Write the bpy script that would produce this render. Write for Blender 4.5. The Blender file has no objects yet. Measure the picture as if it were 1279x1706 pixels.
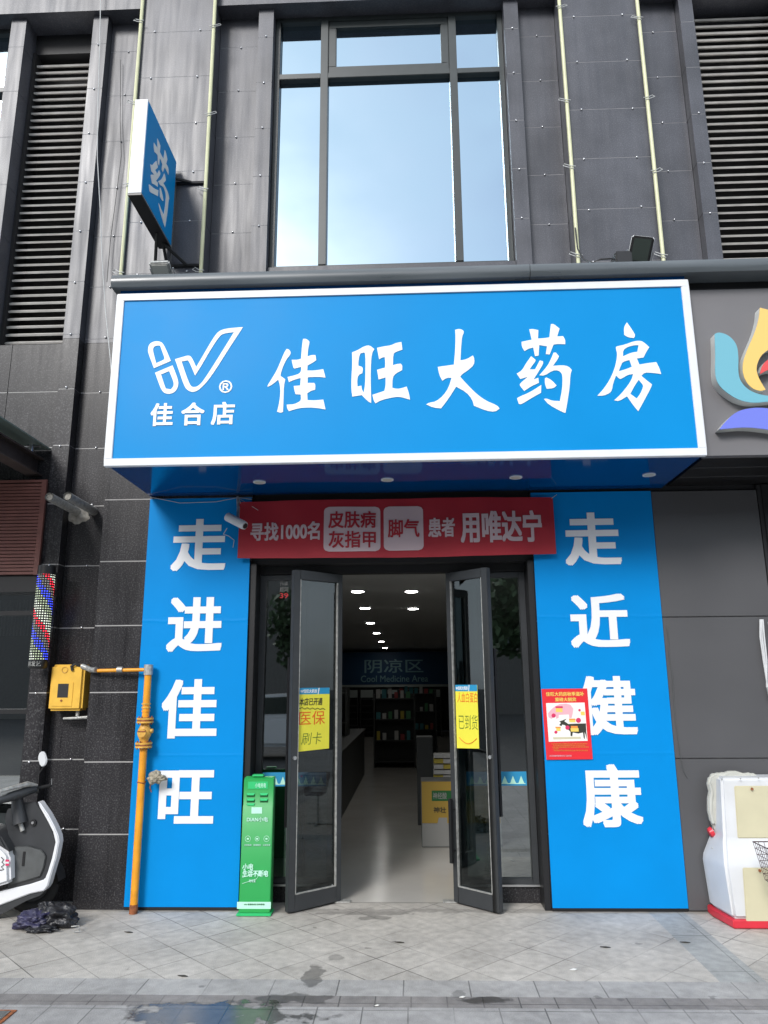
import bpy, bmesh, math, random
from mathutils import Vector as V, Matrix
random.seed(7)
R_ = math.radians
S = bpy.context.scene
# ------------------------------------------------------------------ camera
PITCH, YAW, ROLL, FPX, EYE, DIST = R_(12.97), R_(2.02), R_(-.438), 1240., 1.55, 5.7016
_f = V((-math.sin(YAW)*math.cos(PITCH), math.cos(YAW)*math.cos(PITCH), math.sin(PITCH)))
_r = V((math.cos(YAW), math.sin(YAW), 0)); _u = _r.cross(_f)
CR = _r*math.cos(ROLL) + _u*math.sin(ROLL); CU = -_r*math.sin(ROLL) + _u*math.cos(ROLL)
CAM = V((0, -DIST, EYE))
cd = bpy.data.cameras.new('camera'); cam = bpy.data.objects.new('camera', cd)
S.collection.objects.link(cam); S.camera = cam
cd.sensor_fit = 'HORIZONTAL'; cd.sensor_width = 36; cd.lens = FPX/1279*36; cd.clip_start = .05; cd.clip_end = 500
cam.matrix_world = Matrix(((CR.x, CU.x, -_f.x, CAM.x), (CR.y, CU.y, -_f.y, CAM.y), (CR.z, CU.z, -_f.z, CAM.z), (0, 0, 0, 1)))
# ------------------------------------------------------------------ world, sun, exposure
SUNDIR = V((-.34, -.76, .55)).normalized()       # towards the sun
w = bpy.data.worlds.new('World'); S.world = w; w.use_nodes = True
nt = w.node_tree; bg = nt.nodes['Background']
sky = nt.nodes.new('ShaderNodeTexSky'); sky.sky_type = 'NISHITA'; sky.sun_disc = False
sky.sun_elevation = math.asin(SUNDIR.z); sky.sun_rotation = math.atan2(SUNDIR.x, SUNDIR.y)
sky.dust_density = 2.0; sky.ozone_density = 1.5
tc = nt.nodes.new('ShaderNodeTexCoord'); mp = nt.nodes.new('ShaderNodeMapping'); mp.inputs['Scale'].default_value = (1, 1, 2.2)
ns = nt.nodes.new('ShaderNodeTexNoise'); ns.inputs['Scale'].default_value = 2.3; ns.inputs['Detail'].default_value = 5; ns.inputs['Roughness'].default_value = .5
rp = nt.nodes.new('ShaderNodeValToRGB'); rp.color_ramp.elements[0].position = .36; rp.color_ramp.elements[1].position = .60
rp.color_ramp.elements[0].color = (.30, .30, .30, 1); rp.color_ramp.elements[1].color = (1, 1, 1, 1)
mx = nt.nodes.new('ShaderNodeMix'); mx.data_type = 'RGBA'; mx.inputs[7].default_value = (6.6, 7.3, 8.0, 1)
nt.links.new(tc.outputs['Generated'], mp.inputs[0]); nt.links.new(mp.outputs[0], ns.inputs['Vector']); nt.links.new(ns.outputs[0], rp.inputs[0])
nt.links.new(rp.outputs[0], mx.inputs[0]); nt.links.new(sky.outputs[0], mx.inputs[6]); nt.links.new(mx.outputs[2], bg.inputs[0])
bg.inputs[1].default_value = .11
sl = bpy.data.lights.new('sun', 'SUN'); sl.energy = 1.5; sl.angle = R_(18); sl.color = (1, .98, .965)
so = bpy.data.objects.new('sun', sl); S.collection.objects.link(so); so.rotation_euler = SUNDIR.to_track_quat('Z', 'Y').to_euler()
S.view_settings.view_transform = 'Standard'; S.view_settings.look = 'None'; S.view_settings.exposure = .85; S.view_settings.gamma = 1
S.cycles.max_bounces = 8; S.cycles.transparent_max_bounces = 12
# ------------------------------------------------------------------ photo pixel -> point on a real plane
def ray(px, py): return (CR*(px-639.5) - CU*(py-853) + _f*FPX)
def PY(px, py, Y=0.): d = ray(px, py); return CAM + d*((Y-CAM.y)/d.y)
def PZ(px, py, Z=0.): d = ray(px, py); return CAM + d*((Z-CAM.z)/d.z)
def PX(px, py, X): d = ray(px, py); return CAM + d*((X-CAM.x)/d.x)
def wbox(l, t, r, b, Y=0.):                     # pixel box -> x0,x1,z0,z1 on the plane y=Y
    mx_, my = (l+r)/2, (t+b)/2
    return PY(l, my, Y).x, PY(r, my, Y).x, PY(mx_, b, Y).z, PY(mx_, t, Y).z
# ------------------------------------------------------------------ materials
MATS = {}
def nodes(m): return m.node_tree.nodes, m.node_tree.links
def mat(name, col, rough=.5, metal=0., spec=.5, noise=0., nscale=8., bump=0., bscale=60., emit=None, es=0., coat=0., rn=0., stretch=None):
    m = bpy.data.materials.new(name); m.use_nodes = True; N, L = nodes(m); b = N['Principled BSDF']
    b.inputs['Base Color'].default_value = (*col, 1); b.inputs['Roughness'].default_value = rough; b.inputs['Metallic'].default_value = metal
    b.inputs['Specular IOR Level'].default_value = spec; b.inputs['Coat Weight'].default_value = coat
    if emit: b.inputs['Emission Color'].default_value = (*emit, 1); b.inputs['Emission Strength'].default_value = es
    g = N.new('ShaderNodeNewGeometry'); vec = g.outputs['Position']
    if stretch:
        mm = N.new('ShaderNodeMapping'); mm.inputs['Scale'].default_value = stretch; L.new(vec, mm.inputs[0]); vec = mm.outputs[0]
    if noise or rn:
        n = N.new('ShaderNodeTexNoise'); n.inputs['Scale'].default_value = nscale; n.inputs['Detail'].default_value = 6; L.new(vec, n.inputs['Vector'])
        if noise:
            mr = N.new('ShaderNodeMapRange'); mr.inputs[1].default_value = .3; mr.inputs[2].default_value = .7
            mr.inputs[3].default_value = 1-noise; mr.inputs[4].default_value = 1+noise; L.new(n.outputs[0], mr.inputs[0])
            vm = N.new('ShaderNodeVectorMath'); vm.operation = 'SCALE'; vm.inputs[0].default_value = col; L.new(mr.outputs[0], vm.inputs['Scale'])
            L.new(vm.outputs[0], b.inputs['Base Color'])
        if rn:
            mr = N.new('ShaderNodeMapRange'); mr.inputs[1].default_value = .3; mr.inputs[2].default_value = .7
            mr.inputs[3].default_value = max(.02, rough-rn); mr.inputs[4].default_value = rough+rn; L.new(n.outputs[0], mr.inputs[0]); L.new(mr.outputs[0], b.inputs['Roughness'])
    if bump:
        n2 = N.new('ShaderNodeTexNoise'); n2.inputs['Scale'].default_value = bscale; n2.inputs['Detail'].default_value = 3; L.new(vec, n2.inputs['Vector'])
        bp = N.new('ShaderNodeBump'); bp.inputs['Strength'].default_value = bump; bp.inputs['Distance'].default_value = .01; L.new(n2.outputs[0], bp.inputs['Height']); L.new(bp.outputs[0], b.inputs['Normal'])
    MATS[name] = m; return m
def granite(name, base, sp, rough, streak=.25, spec=.5, fine=120):
    m = mat(name, base, rough, spec=spec); N, L = nodes(m); b = N['Principled BSDF']; g = N.new('ShaderNodeNewGeometry')
    n1 = N.new('ShaderNodeTexNoise'); n1.inputs['Scale'].default_value = fine; n1.inputs['Detail'].default_value = 3
    n2 = N.new('ShaderNodeTexNoise'); n2.inputs['Scale'].default_value = 2.3; n2.inputs['Detail'].default_value = 8
    mm = N.new('ShaderNodeMapping'); mm.inputs['Scale'].default_value = (9, 9, .6)
    n3 = N.new('ShaderNodeTexNoise'); n3.inputs['Scale'].default_value = 2.; n3.inputs['Detail'].default_value = 4
    for n in (n1, n2): L.new(g.outputs['Position'], n.inputs['Vector'])
    L.new(g.outputs['Position'], mm.inputs[0]); L.new(mm.outputs[0], n3.inputs['Vector'])
    r1 = N.new('ShaderNodeValToRGB'); r1.color_ramp.elements[0].position = .5; r1.color_ramp.elements[1].position = .72
    r1.color_ramp.elements[0].color = (*base, 1); r1.color_ramp.elements[1].color = (*sp, 1); L.new(n1.outputs[0], r1.inputs[0])
    mr = N.new('ShaderNodeMapRange'); mr.inputs[1].default_value = .3; mr.inputs[2].default_value = .7; mr.inputs[3].default_value = .75; mr.inputs[4].default_value = 1.3; L.new(n2.outputs[0], mr.inputs[0])
    mr3 = N.new('ShaderNodeMapRange'); mr3.inputs[1].default_value = .35; mr3.inputs[2].default_value = .65; mr3.inputs[3].default_value = 1-streak; mr3.inputs[4].default_value = 1+streak; L.new(n3.outputs[0], mr3.inputs[0])
    mu = N.new('ShaderNodeMath'); mu.operation = 'MULTIPLY'; L.new(mr.outputs[0], mu.inputs[0]); L.new(mr3.outputs[0], mu.inputs[1])
    vm = N.new('ShaderNodeVectorMath'); vm.operation = 'SCALE'; L.new(r1.outputs[0], vm.inputs[0]); L.new(mu.outputs[0], vm.inputs['Scale']); L.new(vm.outputs[0], b.inputs['Base Color'])
    m4 = N.new('ShaderNodeMapRange'); m4.inputs[1].default_value = .3; m4.inputs[2].default_value = .7; m4.inputs[3].default_value = rough-.06; m4.inputs[4].default_value = rough+.1; L.new(n3.outputs[0], m4.inputs[0]); L.new(m4.outputs[0], b.inputs['Roughness'])
    return m
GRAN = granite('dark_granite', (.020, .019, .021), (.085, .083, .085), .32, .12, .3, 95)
GRANU = granite('skylit_granite', (.064, .066, .078), (.12, .122, .138), .38, .06, .5, 120)  # upper-storey copy of the granite, base lightened to imitate reflected sky
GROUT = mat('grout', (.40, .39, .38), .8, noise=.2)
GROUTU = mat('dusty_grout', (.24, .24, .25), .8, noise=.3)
STUD = mat('stud_steel', (.75, .75, .77), .25, metal=.9)
SLAT = mat('louvre_slat', (.58, .56, .53), .45, noise=.15)
SLATB = mat('louvre_back', (.012, .011, .012), .8)
FRAME = mat('window_frame_metal', (.038, .046, .046), .35, noise=.1)
RAIL = mat('canopy_rail_metal', (.10, .115, .125), .35, noise=.25, nscale=3, rn=.12, stretch=(.3, 1, 4))
CLAD = mat('grey_cladding', (.088, .088, .092), .38, noise=.05, nscale=1.5, rn=.05)
CLADF = mat('fascia_grey', (.17, .165, .17), .42, noise=.06, nscale=2)
BLACK = mat('black_metal', (.012, .012, .013), .4)
DARK = mat('dark_void', (.02, .02, .022), .6)
SOFD = mat('dark_soffit', (.012, .012, .013), .35)
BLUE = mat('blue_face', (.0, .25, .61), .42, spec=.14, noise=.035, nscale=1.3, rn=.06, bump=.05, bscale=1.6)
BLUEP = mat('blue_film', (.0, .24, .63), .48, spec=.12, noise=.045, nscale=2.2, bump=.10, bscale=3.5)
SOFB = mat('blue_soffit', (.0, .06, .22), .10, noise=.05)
WHITE = mat('white_film', (.82, .83, .84), .45)
WHITEF = mat('white_frame', (.74, .76, .78), .4, noise=.04)
RED = mat('banner_red', (.33, .008, .02), .6, noise=.08, nscale=4)
PINK = mat('banner_white', (.50, .39, .41), .7)  # red-tinted white, darkened to carry the shade beneath the sign box
ALU = mat('door_grey', (.050, .054, .058), .38, metal=.3, noise=.08)
GREEN = mat('green_plastic', (.02, .33, .075), .4, noise=.03)
GREENL = mat('green_light', (.03, .50, .16), .4)
GREEND = mat('green_dark', (.004, .10, .02), .5)
MINT = mat('mint_label', (.5, .85, .68), .5)
YEL = mat('meter_yellow', (.78, .46, .06), .42, noise=.10, nscale=9)
PIPE = mat('pipe_yellow', (.80, .33, .02), .4, noise=.15, nscale=12)
PIPEC = mat('valve_yellow', (.66, .36, .06), .5, noise=.3, nscale=30)
RUST = mat('rusty_flange', (.28, .09, .03), .7, noise=.4, nscale=40)
ZINC = mat('grey_zinc', (.42, .42, .40), .45, metal=.4, noise=.3, nscale=40)
STEEL = mat('steel', (.55, .55, .55), .3, metal=.9)
CONC = mat('cement_patch', (.34, .32, .28), .9, noise=.3, nscale=30, bump=.6, bscale=60)
TUBEY = mat('pale_yellow_tube', (.66, .66, .42), .5, noise=.08)
WIRE = mat('wire_white', (.55, .56, .55), .6)
WIRED = mat('wire_dark', (.03, .03, .03), .6)
MAROON = mat('maroon_slats', (.165, .062, .05), .55, noise=.15)
MAROOND = mat('maroon_groove', (.02, .008, .008), .8)
CREAMP = mat('cream_panel', (.58, .54, .37), .5, noise=.04)
WPL = mat('white_plastic', (.64, .65, .66), .35, noise=.05, nscale=6)
WPD = mat('yellowed_plastic', (.50, .50, .45), .35, noise=.1)
REDP = mat('red_plastic', (.62, .03, .05), .35, noise=.1)
SCW = mat('scooter_white', (.75, .76, .78), .22)
SCD = mat('scooter_dark', (.035, .037, .040), .42, noise=.15)
SCG = mat('scooter_grey', (.085, .09, .09), .5, noise=.2, nscale=12)
RUB = mat('rubber', (.018, .018, .018), .8, noise=.3)
BAG = mat('black_bag', (.014, .014, .017), .38, noise=.4, nscale=20, bump=.7, bscale=45)
BAGP = mat('navy_cloth', (.03, .028, .07), .45, noise=.5, nscale=22, bump=.7, bscale=45)
RAG = mat('rag', (.36, .32, .24), .9, noise=.35, nscale=40, bump=.8, bscale=90)
PAPR = mat('poster_red', (.72, .02, .03), .45); PAPY = mat('poster_gold', (.85, .6, .12), .5)
PAPW = mat('poster_white', (.85, .83, .78), .5); PAPO = mat('poster_orange', (.85, .28, .05), .5)
PAPK = mat('poster_pink', (.78, .42, .48), .5); PAPM = mat('poster_crimson', (.65, .03, .12), .5)
NOTE = mat('note_yellow', (.80, .74, .06), .6, noise=.04); INKB = mat('ink_black', (.03, .03, .02), .6)
INKR = mat('ink_orange', (.75, .13, .01), .6); INKG = mat('ink_green', (.12, .18, .02), .6); HEAD = mat('note_header', (.02, .28, .52), .5)
CYAN = mat('petal_cyan', (.16, .44, .54), .4); PYEL = mat('petal_yellow', (.85, .56, .16), .4); PRED = mat('petal_red', (.72, .08, .08), .4)
PVIO = mat('petal_violet', (.16, .20, .70), .4); PSIDE = mat('petal_side', (.6, .62, .6), .4)
FLOORT = mat('shop_floor_tile', (.50, .48, .44), .17, noise=.06, nscale=2)
INW = mat('shop_wall', (.13, .135, .135), .7, noise=.2); INC = mat('shop_ceiling', (.6, .6, .58), .8)
INB = mat('shop_sign_navy', (.01, .07, .17), .5); INT = mat('shop_sign_letter', (.25, .45, .5), .5)
SHELF = mat('shop_shelf', (.045, .05, .048), .5); SHG = mat('cabinet_top_glass', (.5, .56, .54), .4)
BX = [mat('carton_'+n, c, .6) for n, c in (('green', (.08, .26, .12)), ('white', (.5, .5, .48)), ('red', (.35, .06, .06)), ('yellow', (.45, .36, .05)), ('teal', (.05, .22, .25)))]
PROMO = mat('promo_yellow', (.34, .22, .03), .5); PROMW = mat('promo_pale', (.25, .25, .24), .5)
LAMPOFF = mat('lamp_lens', (.55, .55, .5), .4)
LAMP = mat('lamp_on', (.9, .9, .9), .4, emit=(1, .98, .94), es=22)
ASPH = mat('asphalt', (.06, .06, .062), .9, noise=.2); LEAF = mat('leaf_green', (.04, .08, .03), .7, noise=.4, nscale=3); BARK = mat('bark', (.08, .06, .045), .9)
BLD = mat('pale_render', (.13, .125, .12), .8, noise=.1); BLG = mat('far_window', (.06, .08, .09), .2)
MIRR = mat('office_glass', (.36, .48, .575), .03, metal=1., bump=.015, bscale=.7)
def glassmat(name, tint, refl):
    m = bpy.data.materials.new(name); m.use_nodes = True; N, L = nodes(m); N.clear()
    o = N.new('ShaderNodeOutputMaterial'); t = N.new('ShaderNodeBsdfTransparent'); t.inputs[0].default_value = (*tint, 1)
    g = N.new('ShaderNodeBsdfGlossy'); g.inputs['Roughness'].default_value = .015; g.inputs[0].default_value = (.95, 1, 1, 1)
    lw = N.new('ShaderNodeLayerWeight'); lw.inputs[0].default_value = .12
    mr = N.new('ShaderNodeMapRange'); mr.inputs[3].default_value = refl; mr.inputs[4].default_value = .95; L.new(lw.outputs['Fresnel'], mr.inputs[0])
    x = N.new('ShaderNodeMixShader'); L.new(mr.outputs[0], x.inputs[0]); L.new(t.outputs[0], x.inputs[1]); L.new(g.outputs[0], x.inputs[2]); L.new(x.outputs[0], o.inputs[0]); return m
GLASS = glassmat('door_glass', (.36, .41, .42), .06)
GLASSS = glassmat('side_glass', (.30, .35, .35), .26)
GLASSD = glassmat('shop_window_glass', (.10, .11, .11), .32)
GLASSC = mat('canopy_glass', (.20, .25, .22), .3)
# LED pole: dots of light with diagonal stripes, coordinates around the tube
def ledmat(cx, cy, z0):
    m = bpy.data.materials.new('led_tube'); m.use_nodes = True; N, L = nodes(m); b = N['Principled BSDF']; b.inputs['Base Color'].default_value = (.02, .02, .02, 1); b.inputs['Roughness'].default_value = .25
    def M(op, a, c=None):
        n = N.new('ShaderNodeMath'); n.operation = op
        for i, q in enumerate((a, c)):
            if q is None: continue
            if isinstance(q, (int, float)): n.inputs[i].default_value = q
            else: L.new(q, n.inputs[i])
        return n.outputs[0]
    g = N.new('ShaderNodeNewGeometry'); s = N.new('ShaderNodeSeparateXYZ'); L.new(g.outputs['Position'], s.inputs[0])
    a = M('ARCTAN2', M('SUBTRACT', s.outputs[0], cx), M('SUBTRACT', cy, s.outputs[1]))       # 0 facing the street
    u = M('MULTIPLY', a, .065); v = M('SUBTRACT', s.outputs[2], z0); P = .019
    fu = M('ABSOLUTE', M('SUBTRACT', M('FRACT', M('DIVIDE', u, P)), .5)); fv = M('ABSOLUTE', M('SUBTRACT', M('FRACT', M('DIVIDE', v, P)), .5))
    dot = M('MULTIPLY', M('LESS_THAN', fu, .27), M('LESS_THAN', fv, .20))
    ph = M('FRACT', M('DIVIDE', M('ADD', M('MULTIPLY', M('FLOOR', M('DIVIDE', u, P)), P*1.3), M('MULTIPLY', M('FLOOR', M('DIVIDE', v, P)), P)), .40))
    r = N.new('ShaderNodeValToRGB'); r.color_ramp.interpolation = 'CONSTANT'; e = r.color_ramp.elements
    e[0].position = 0; e[0].color = (.30, .36, .24, 1); e[1].position = .22; e[1].color = (.05, .08, 1, 1)
    for p_, c_ in ((.42, (.16, .15, .14, 1)), (.60, (1, .03, .06, 1)), (.74, (.55, .60, .50, 1))): q = e.new(p_); q.color = c_
    L.new(ph, r.inputs[0]); L.new(r.outputs[0], b.inputs['Emission Color']); L.new(M('MULTIPLY', dot, 1.5), b.inputs['Emission Strength']); return m
# paving with joints and wet stains, all in metres
STAINS = [(-.98, -1.70, .42, .17, 1.), (-.62, -1.50, .20, .06, .8), (-.56, -1.20, .055, .17, .8), (-.47, -.92, .05, .06, .5), (.36, -1.5, .13, .045, .9), (-.32, -.06, .36, .045, .55), (-.28, -.16, .12, .05, .6), (.22, -1.42, .04, .06, .5), (0., .0, 13, .05, .38), (-2.3, -.5, .35, .22, .22), (1.3, -.5, .5, .12, .12)]
def paving(name, col, bw, bh, rot, jx=0., jy=0., off=.0, jcol=.35, mort=.004, vary=.12):
    m = bpy.data.materials.new(name); m.use_nodes = True; N, L = nodes(m); b = N['Principled BSDF']
    g = N.new('ShaderNodeNewGeometry'); mp = N.new('ShaderNodeMapping'); mp.inputs['Rotation'].default_value = (0, 0, rot); mp.inputs['Location'].default_value = (jx, jy, 0); L.new(g.outputs['Position'], mp.inputs[0])
    br = N.new('ShaderNodeTexBrick'); br.offset = off; br.inputs['Scale'].default_value = 1; br.inputs['Brick Width'].default_value = bw; br.inputs['Row Height'].default_value = bh
    br.inputs['Mortar Size'].default_value = mort; br.inputs['Mortar Smooth'].default_value = .3; br.inputs['Bias'].default_value = 0
    br.inputs['Color1'].default_value = tuple(c*(1-vary) for c in col)+(1,); br.inputs['Color2'].default_value = tuple(c*(1+vary) for c in col)+(1,); br.inputs['Mortar'].default_value = tuple(c*jcol for c in col)+(1,)
    L.new(mp.outputs[0], br.inputs[0])
    def noise(sc, d, lo, hi, a=.3, z=.7):
        n = N.new('ShaderNodeTexNoise'); n.inputs['Scale'].default_value = sc; n.inputs['Detail'].default_value = d; L.new(g.outputs['Position'], n.inputs['Vector'])
        r = N.new('ShaderNodeMapRange'); r.inputs[1].default_value = a; r.inputs[2].default_value = z; r.inputs[3].default_value = lo; r.inputs[4].default_value = hi; L.new(n.outputs[0], r.inputs[0]); return r.outputs[0]
    def M(op, a, c):
        n = N.new('ShaderNodeMath'); n.operation = op
        for i, q in enumerate((a, c)):
            if isinstance(q, (int, float)): n.inputs[i].default_value = q
            else: L.new(q, n.inputs[i])
        return n.outputs[0]
    # joints fade where dirt has filled them
    fade = N.new('ShaderNodeMix'); fade.data_type = 'RGBA'; fade.inputs[7].default_value = (*col, 1); L.new(noise(1.1, 2, 0, .8, .35, .6), fade.inputs[0]); L.new(br.outputs[0], fade.inputs[6])
    base = M('MULTIPLY', M('MULTIPLY', noise(2.1, 8, .82, 1.13), noise(230, 2, .80, 1.18)), noise(17, 6, .84, 1.10))
    # small dark gum and drip spots
    vo = N.new('ShaderNodeTexVoronoi'); vo.inputs['Scale'].default_value = 3.2; L.new(g.outputs['Position'], vo.inputs['Vector'])
    sp = N.new('ShaderNodeMapRange'); sp.inputs[1].default_value = .05; sp.inputs[2].default_value = .075; sp.inputs[3].default_value = .62; sp.inputs[4].default_value = 1.; L.new(M('ADD', vo.outputs['Distance'], noise(40, 3, -.03, .03)), sp.inputs[0])
    base = M('MULTIPLY', base, sp.outputs[0])
    s = N.new('ShaderNodeSeparateXYZ'); L.new(g.outputs['Position'], s.inputs[0]); tot = 0.
    wob = noise(9, 6, -.55, .55)
    for cx, cy, rx, ry, st in STAINS:
        d2 = M('ADD', M('POWER', M('DIVIDE', M('SUBTRACT', s.outputs[0], cx), rx), 2), M('POWER', M('DIVIDE', M('SUBTRACT', s.outputs[1], cy), ry), 2))
        r = N.new('ShaderNodeMapRange'); r.inputs[1].default_value = .8; r.inputs[2].default_value = 1.05; r.inputs[3].default_value = st; r.inputs[4].default_value = 0; L.new(M('ADD', M('POWER', d2, .5), wob), r.inputs[0])
        tot = M('MAXIMUM', r.outputs[0], tot)
    k = M('MULTIPLY', base, M('SUBTRACT', 1., M('MULTIPLY', tot, .68)))
    vm = N.new('ShaderNodeVectorMath'); vm.operation = 'SCALE'; L.new(fade.outputs[2], vm.inputs[0]); L.new(k, vm.inputs['Scale']); L.new(vm.outputs[0], b.inputs['Base Color'])
    wet = N.new('ShaderNodeMapRange'); wet.inputs[1].default_value = .75; wet.inputs[2].default_value = 1.; wet.inputs[3].default_value = .72; wet.inputs[4].default_value = .12; L.new(tot, wet.inputs[0])
    L.new(M('ADD', wet.outputs[0], noise(60, 3, -.05, .08)), b.inputs['Roughness'])
    bp = N.new('ShaderNodeBump'); bp.inputs['Strength'].default_value = .35; bp.inputs['Distance'].default_value = .004
    L.new(M('MULTIPLY', M('ADD', noise(150, 3, 0, 1), M('MULTIPLY', br.outputs['Fac'], -2.)), M('SUBTRACT', 1., M('MULTIPLY', tot, .9))), bp.inputs['Height']); L.new(bp.outputs[0], b.inputs['Normal'])
    return m
# ------------------------------------------------------------------ geometry helpers
OFF = {}
def tag(o, label=None, cat=None, group=None, kind=None):
    if label: o['label'] = label
    if cat: o['category'] = cat
    if group: o['group'] = group
    if kind: o['kind'] = kind
    return o
def thing(name, loc, label, cat, group=None):
    o = bpy.data.objects.new(name, None); S.collection.objects.link(o); o.location = loc; o.empty_display_size = .1
    OFF[o.name] = V(loc); return tag(o, label, cat, group)
def link(name, me, parent=None, m=None, smooth=False):
    if m and not me.materials: me.materials.append(m)
    o = bpy.data.objects.new(name, me); S.collection.objects.link(o)
    if parent:
        off = OFF[parent.name]; me.transform(Matrix.Translation(-off)); o.parent = parent; OFF[o.name] = off
    else: OFF[o.name] = V((0, 0, 0))
    if smooth:
        for p in me.polygons: p.use_smooth = True
        if smooth != 'all':
            try: me.set_sharp_from_angle(angle=R_(40))
            except Exception: pass
    return o
class MB:
    def __init__(s): s.v = []; s.f = []
    def quad(s, *p): n = len(s.v); s.v += [tuple(q) for q in p]; s.f.append(tuple(range(n, n+len(p)))); return s
    def box(s, x0, x1, y0, y1, z0, z1, M=None):
        n = len(s.v); c = [(x, y, z) for x in sorted((x0, x1)) for y in sorted((y0, y1)) for z in sorted((z0, z1))]
        if M: c = [tuple(M @ V(q)) for q in c]
        s.v += c; s.f += [tuple(n+i for i in q) for q in ((0, 1, 3, 2), (4, 6, 7, 5), (0, 4, 5, 1), (2, 3, 7, 6), (0, 2, 6, 4), (1, 5, 7, 3))]; return s
    def tube(s, pts, r, seg=10, cap=True):
        pts = [V(p) for p in pts]; n0 = len(s.v); k = len(pts); rr = r if isinstance(r, (list, tuple)) else [r]*k; up = None
        for i, p in enumerate(pts):
            t = (pts[min(i+1, k-1)]-pts[max(i-1, 0)]).normalized()
            if up is None: up = t.orthogonal().normalized()
            a = (up - t*up.dot(t)).normalized(); up = a; c = t.cross(a)
            for j in range(seg): h = 2*math.pi*j/seg; s.v.append(tuple(p + (a*math.cos(h)+c*math.sin(h))*rr[i]))
        for i in range(k-1):
            for j in range(seg): q = n0+i*seg; s.f.append((q+j, q+(j+1) % seg, q+seg+(j+1) % seg, q+seg+j))
        if cap: s.f.append(tuple(n0+j for j in range(seg))[::-1]); s.f.append(tuple(n0+(k-1)*seg+j for j in range(seg)))
        return s
    def prism(s, pts, d):                       # flat polygon (3d points) pushed by vector d
        n = len(s.v); k = len(pts); d = V(d); s.v += [tuple(p) for p in pts]+[tuple(V(p)+d) for p in pts]
        s.f.append(tuple(range(n, n+k))[::-1]); s.f.append(tuple(range(n+k, n+2*k)))
        for i in range(k): j = (i+1) % k; s.f.append((n+i, n+j, n+k+j, n+k+i))
        return s
    def grid(s, fn, nu, nv):
        n = len(s.v)
        for j in range(nv+1):
            for i in range(nu+1): s.v.append(tuple(fn(i/nu, j/nv)))
        for j in range(nv):
            for i in range(nu): q = n+j*(nu+1)+i; s.f.append((q, q+1, q+nu+2, q+nu+1))
        return s
    def mesh(s, name):
        me = bpy.data.meshes.new(name); me.from_pydata(s.v, [], s.f); me.update()
        bm = bmesh.new(); bm.from_mesh(me); bmesh.ops.recalc_face_normals(bm, faces=bm.faces); bm.to_mesh(me); bm.free(); return me
    def build(s, name, m, parent=None, smooth=False, bevel=0, seg=2):
        me = s.mesh(name)
        if bevel:
            bm = bmesh.new(); bm.from_mesh(me); bmesh.ops.remove_doubles(bm, verts=bm.verts, dist=1e-5)
            bmesh.ops.bevel(bm, geom=[e for e in bm.edges if len(e.link_faces) == 2 and e.calc_face_angle(0) > .5], offset=bevel, segments=seg, affect='EDGES', clamp_overlap=True); bm.to_mesh(me); bm.free(); smooth = True
        return link(name, me, parent, m, smooth)
def box(name, m, parent, x0, x1, y0, y1, z0, z1, bevel=0): return MB().box(x0, x1, y0, y1, z0, z1).build(name, m, parent, bevel=bevel)
FR = (V((0, 0, 0)), V((1, 0, 0)), V((0, 0, 1)))            # a frame: origin, right, up
def fr(Y): return (V((0, Y, 0)), V((1, 0, 0)), V((0, 0, 1)))
def onframe(F, x, y, z=0): return F[0]+F[1]*x+F[2]*y+F[1].cross(F[2])*z
def curvemesh(cu, name):
    o = bpy.data.objects.new(name, cu); S.collection.objects.link(o); dg = bpy.context.evaluated_depsgraph_get(); dg.update()
    me = bpy.data.meshes.new_from_object(o.evaluated_get(dg)); bpy.data.objects.remove(o); bpy.data.curves.remove(cu); me.materials.clear(); return me
def lettering(body, F, x0, x1, y0, y1, m, parent, name='lettering', bold=.0, th=.0015, shear=0., space=1., fit=True, warp=None, lift=0.):
    cu = bpy.data.curves.new(name, 'FONT'); cu.body = body; cu.size = 1; cu.offset = min(bold, 0.); cu.shear = shear; cu.space_character = space; cu.resolution_u = 3; cu.extrude = .01
    me = curvemesh(cu, name)
    if bold > 0:                     # heavier strokes: shifted layers of the same outline, each a hair in front of the last
        bm = bmesh.new(); nv = []
        for k, (dx, dy) in enumerate([(0, 0), (1, 0), (-1, 0), (0, .8), (0, -.8), (1, .8), (1, -.8), (-1, .8), (-1, -.8)]):
            n0 = len(bm.verts); bm.from_mesh(me); bm.verts.ensure_lookup_table()
            for v in bm.verts[n0:]: v.co.x += dx*bold; v.co.y += dy*bold; v.co.z += k*1e-3*(1 if v.co.z > 0 else 0)
        bm.to_mesh(me); bm.free()
    xs = [v.co.x for v in me.vertices]; ys = [v.co.y for v in me.vertices]
    a, b, c, d = min(xs), max(xs), min(ys), max(ys); sx = (x1-x0)/(b-a); sy = (y1-y0)/(d-c)
    if not fit: sx = sy = min(sx, sy)
    for v in me.vertices:
        x, y, z = v.co; p = onframe(F, x0+(x-a)*sx, y0+(y-c)*sy, lift + (th + (z-.01)*.09 if z > 0 else -.0006))
        if warp: p = p + warp(p)
        v.co = p
    return link(name, me, parent, m)
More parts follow.
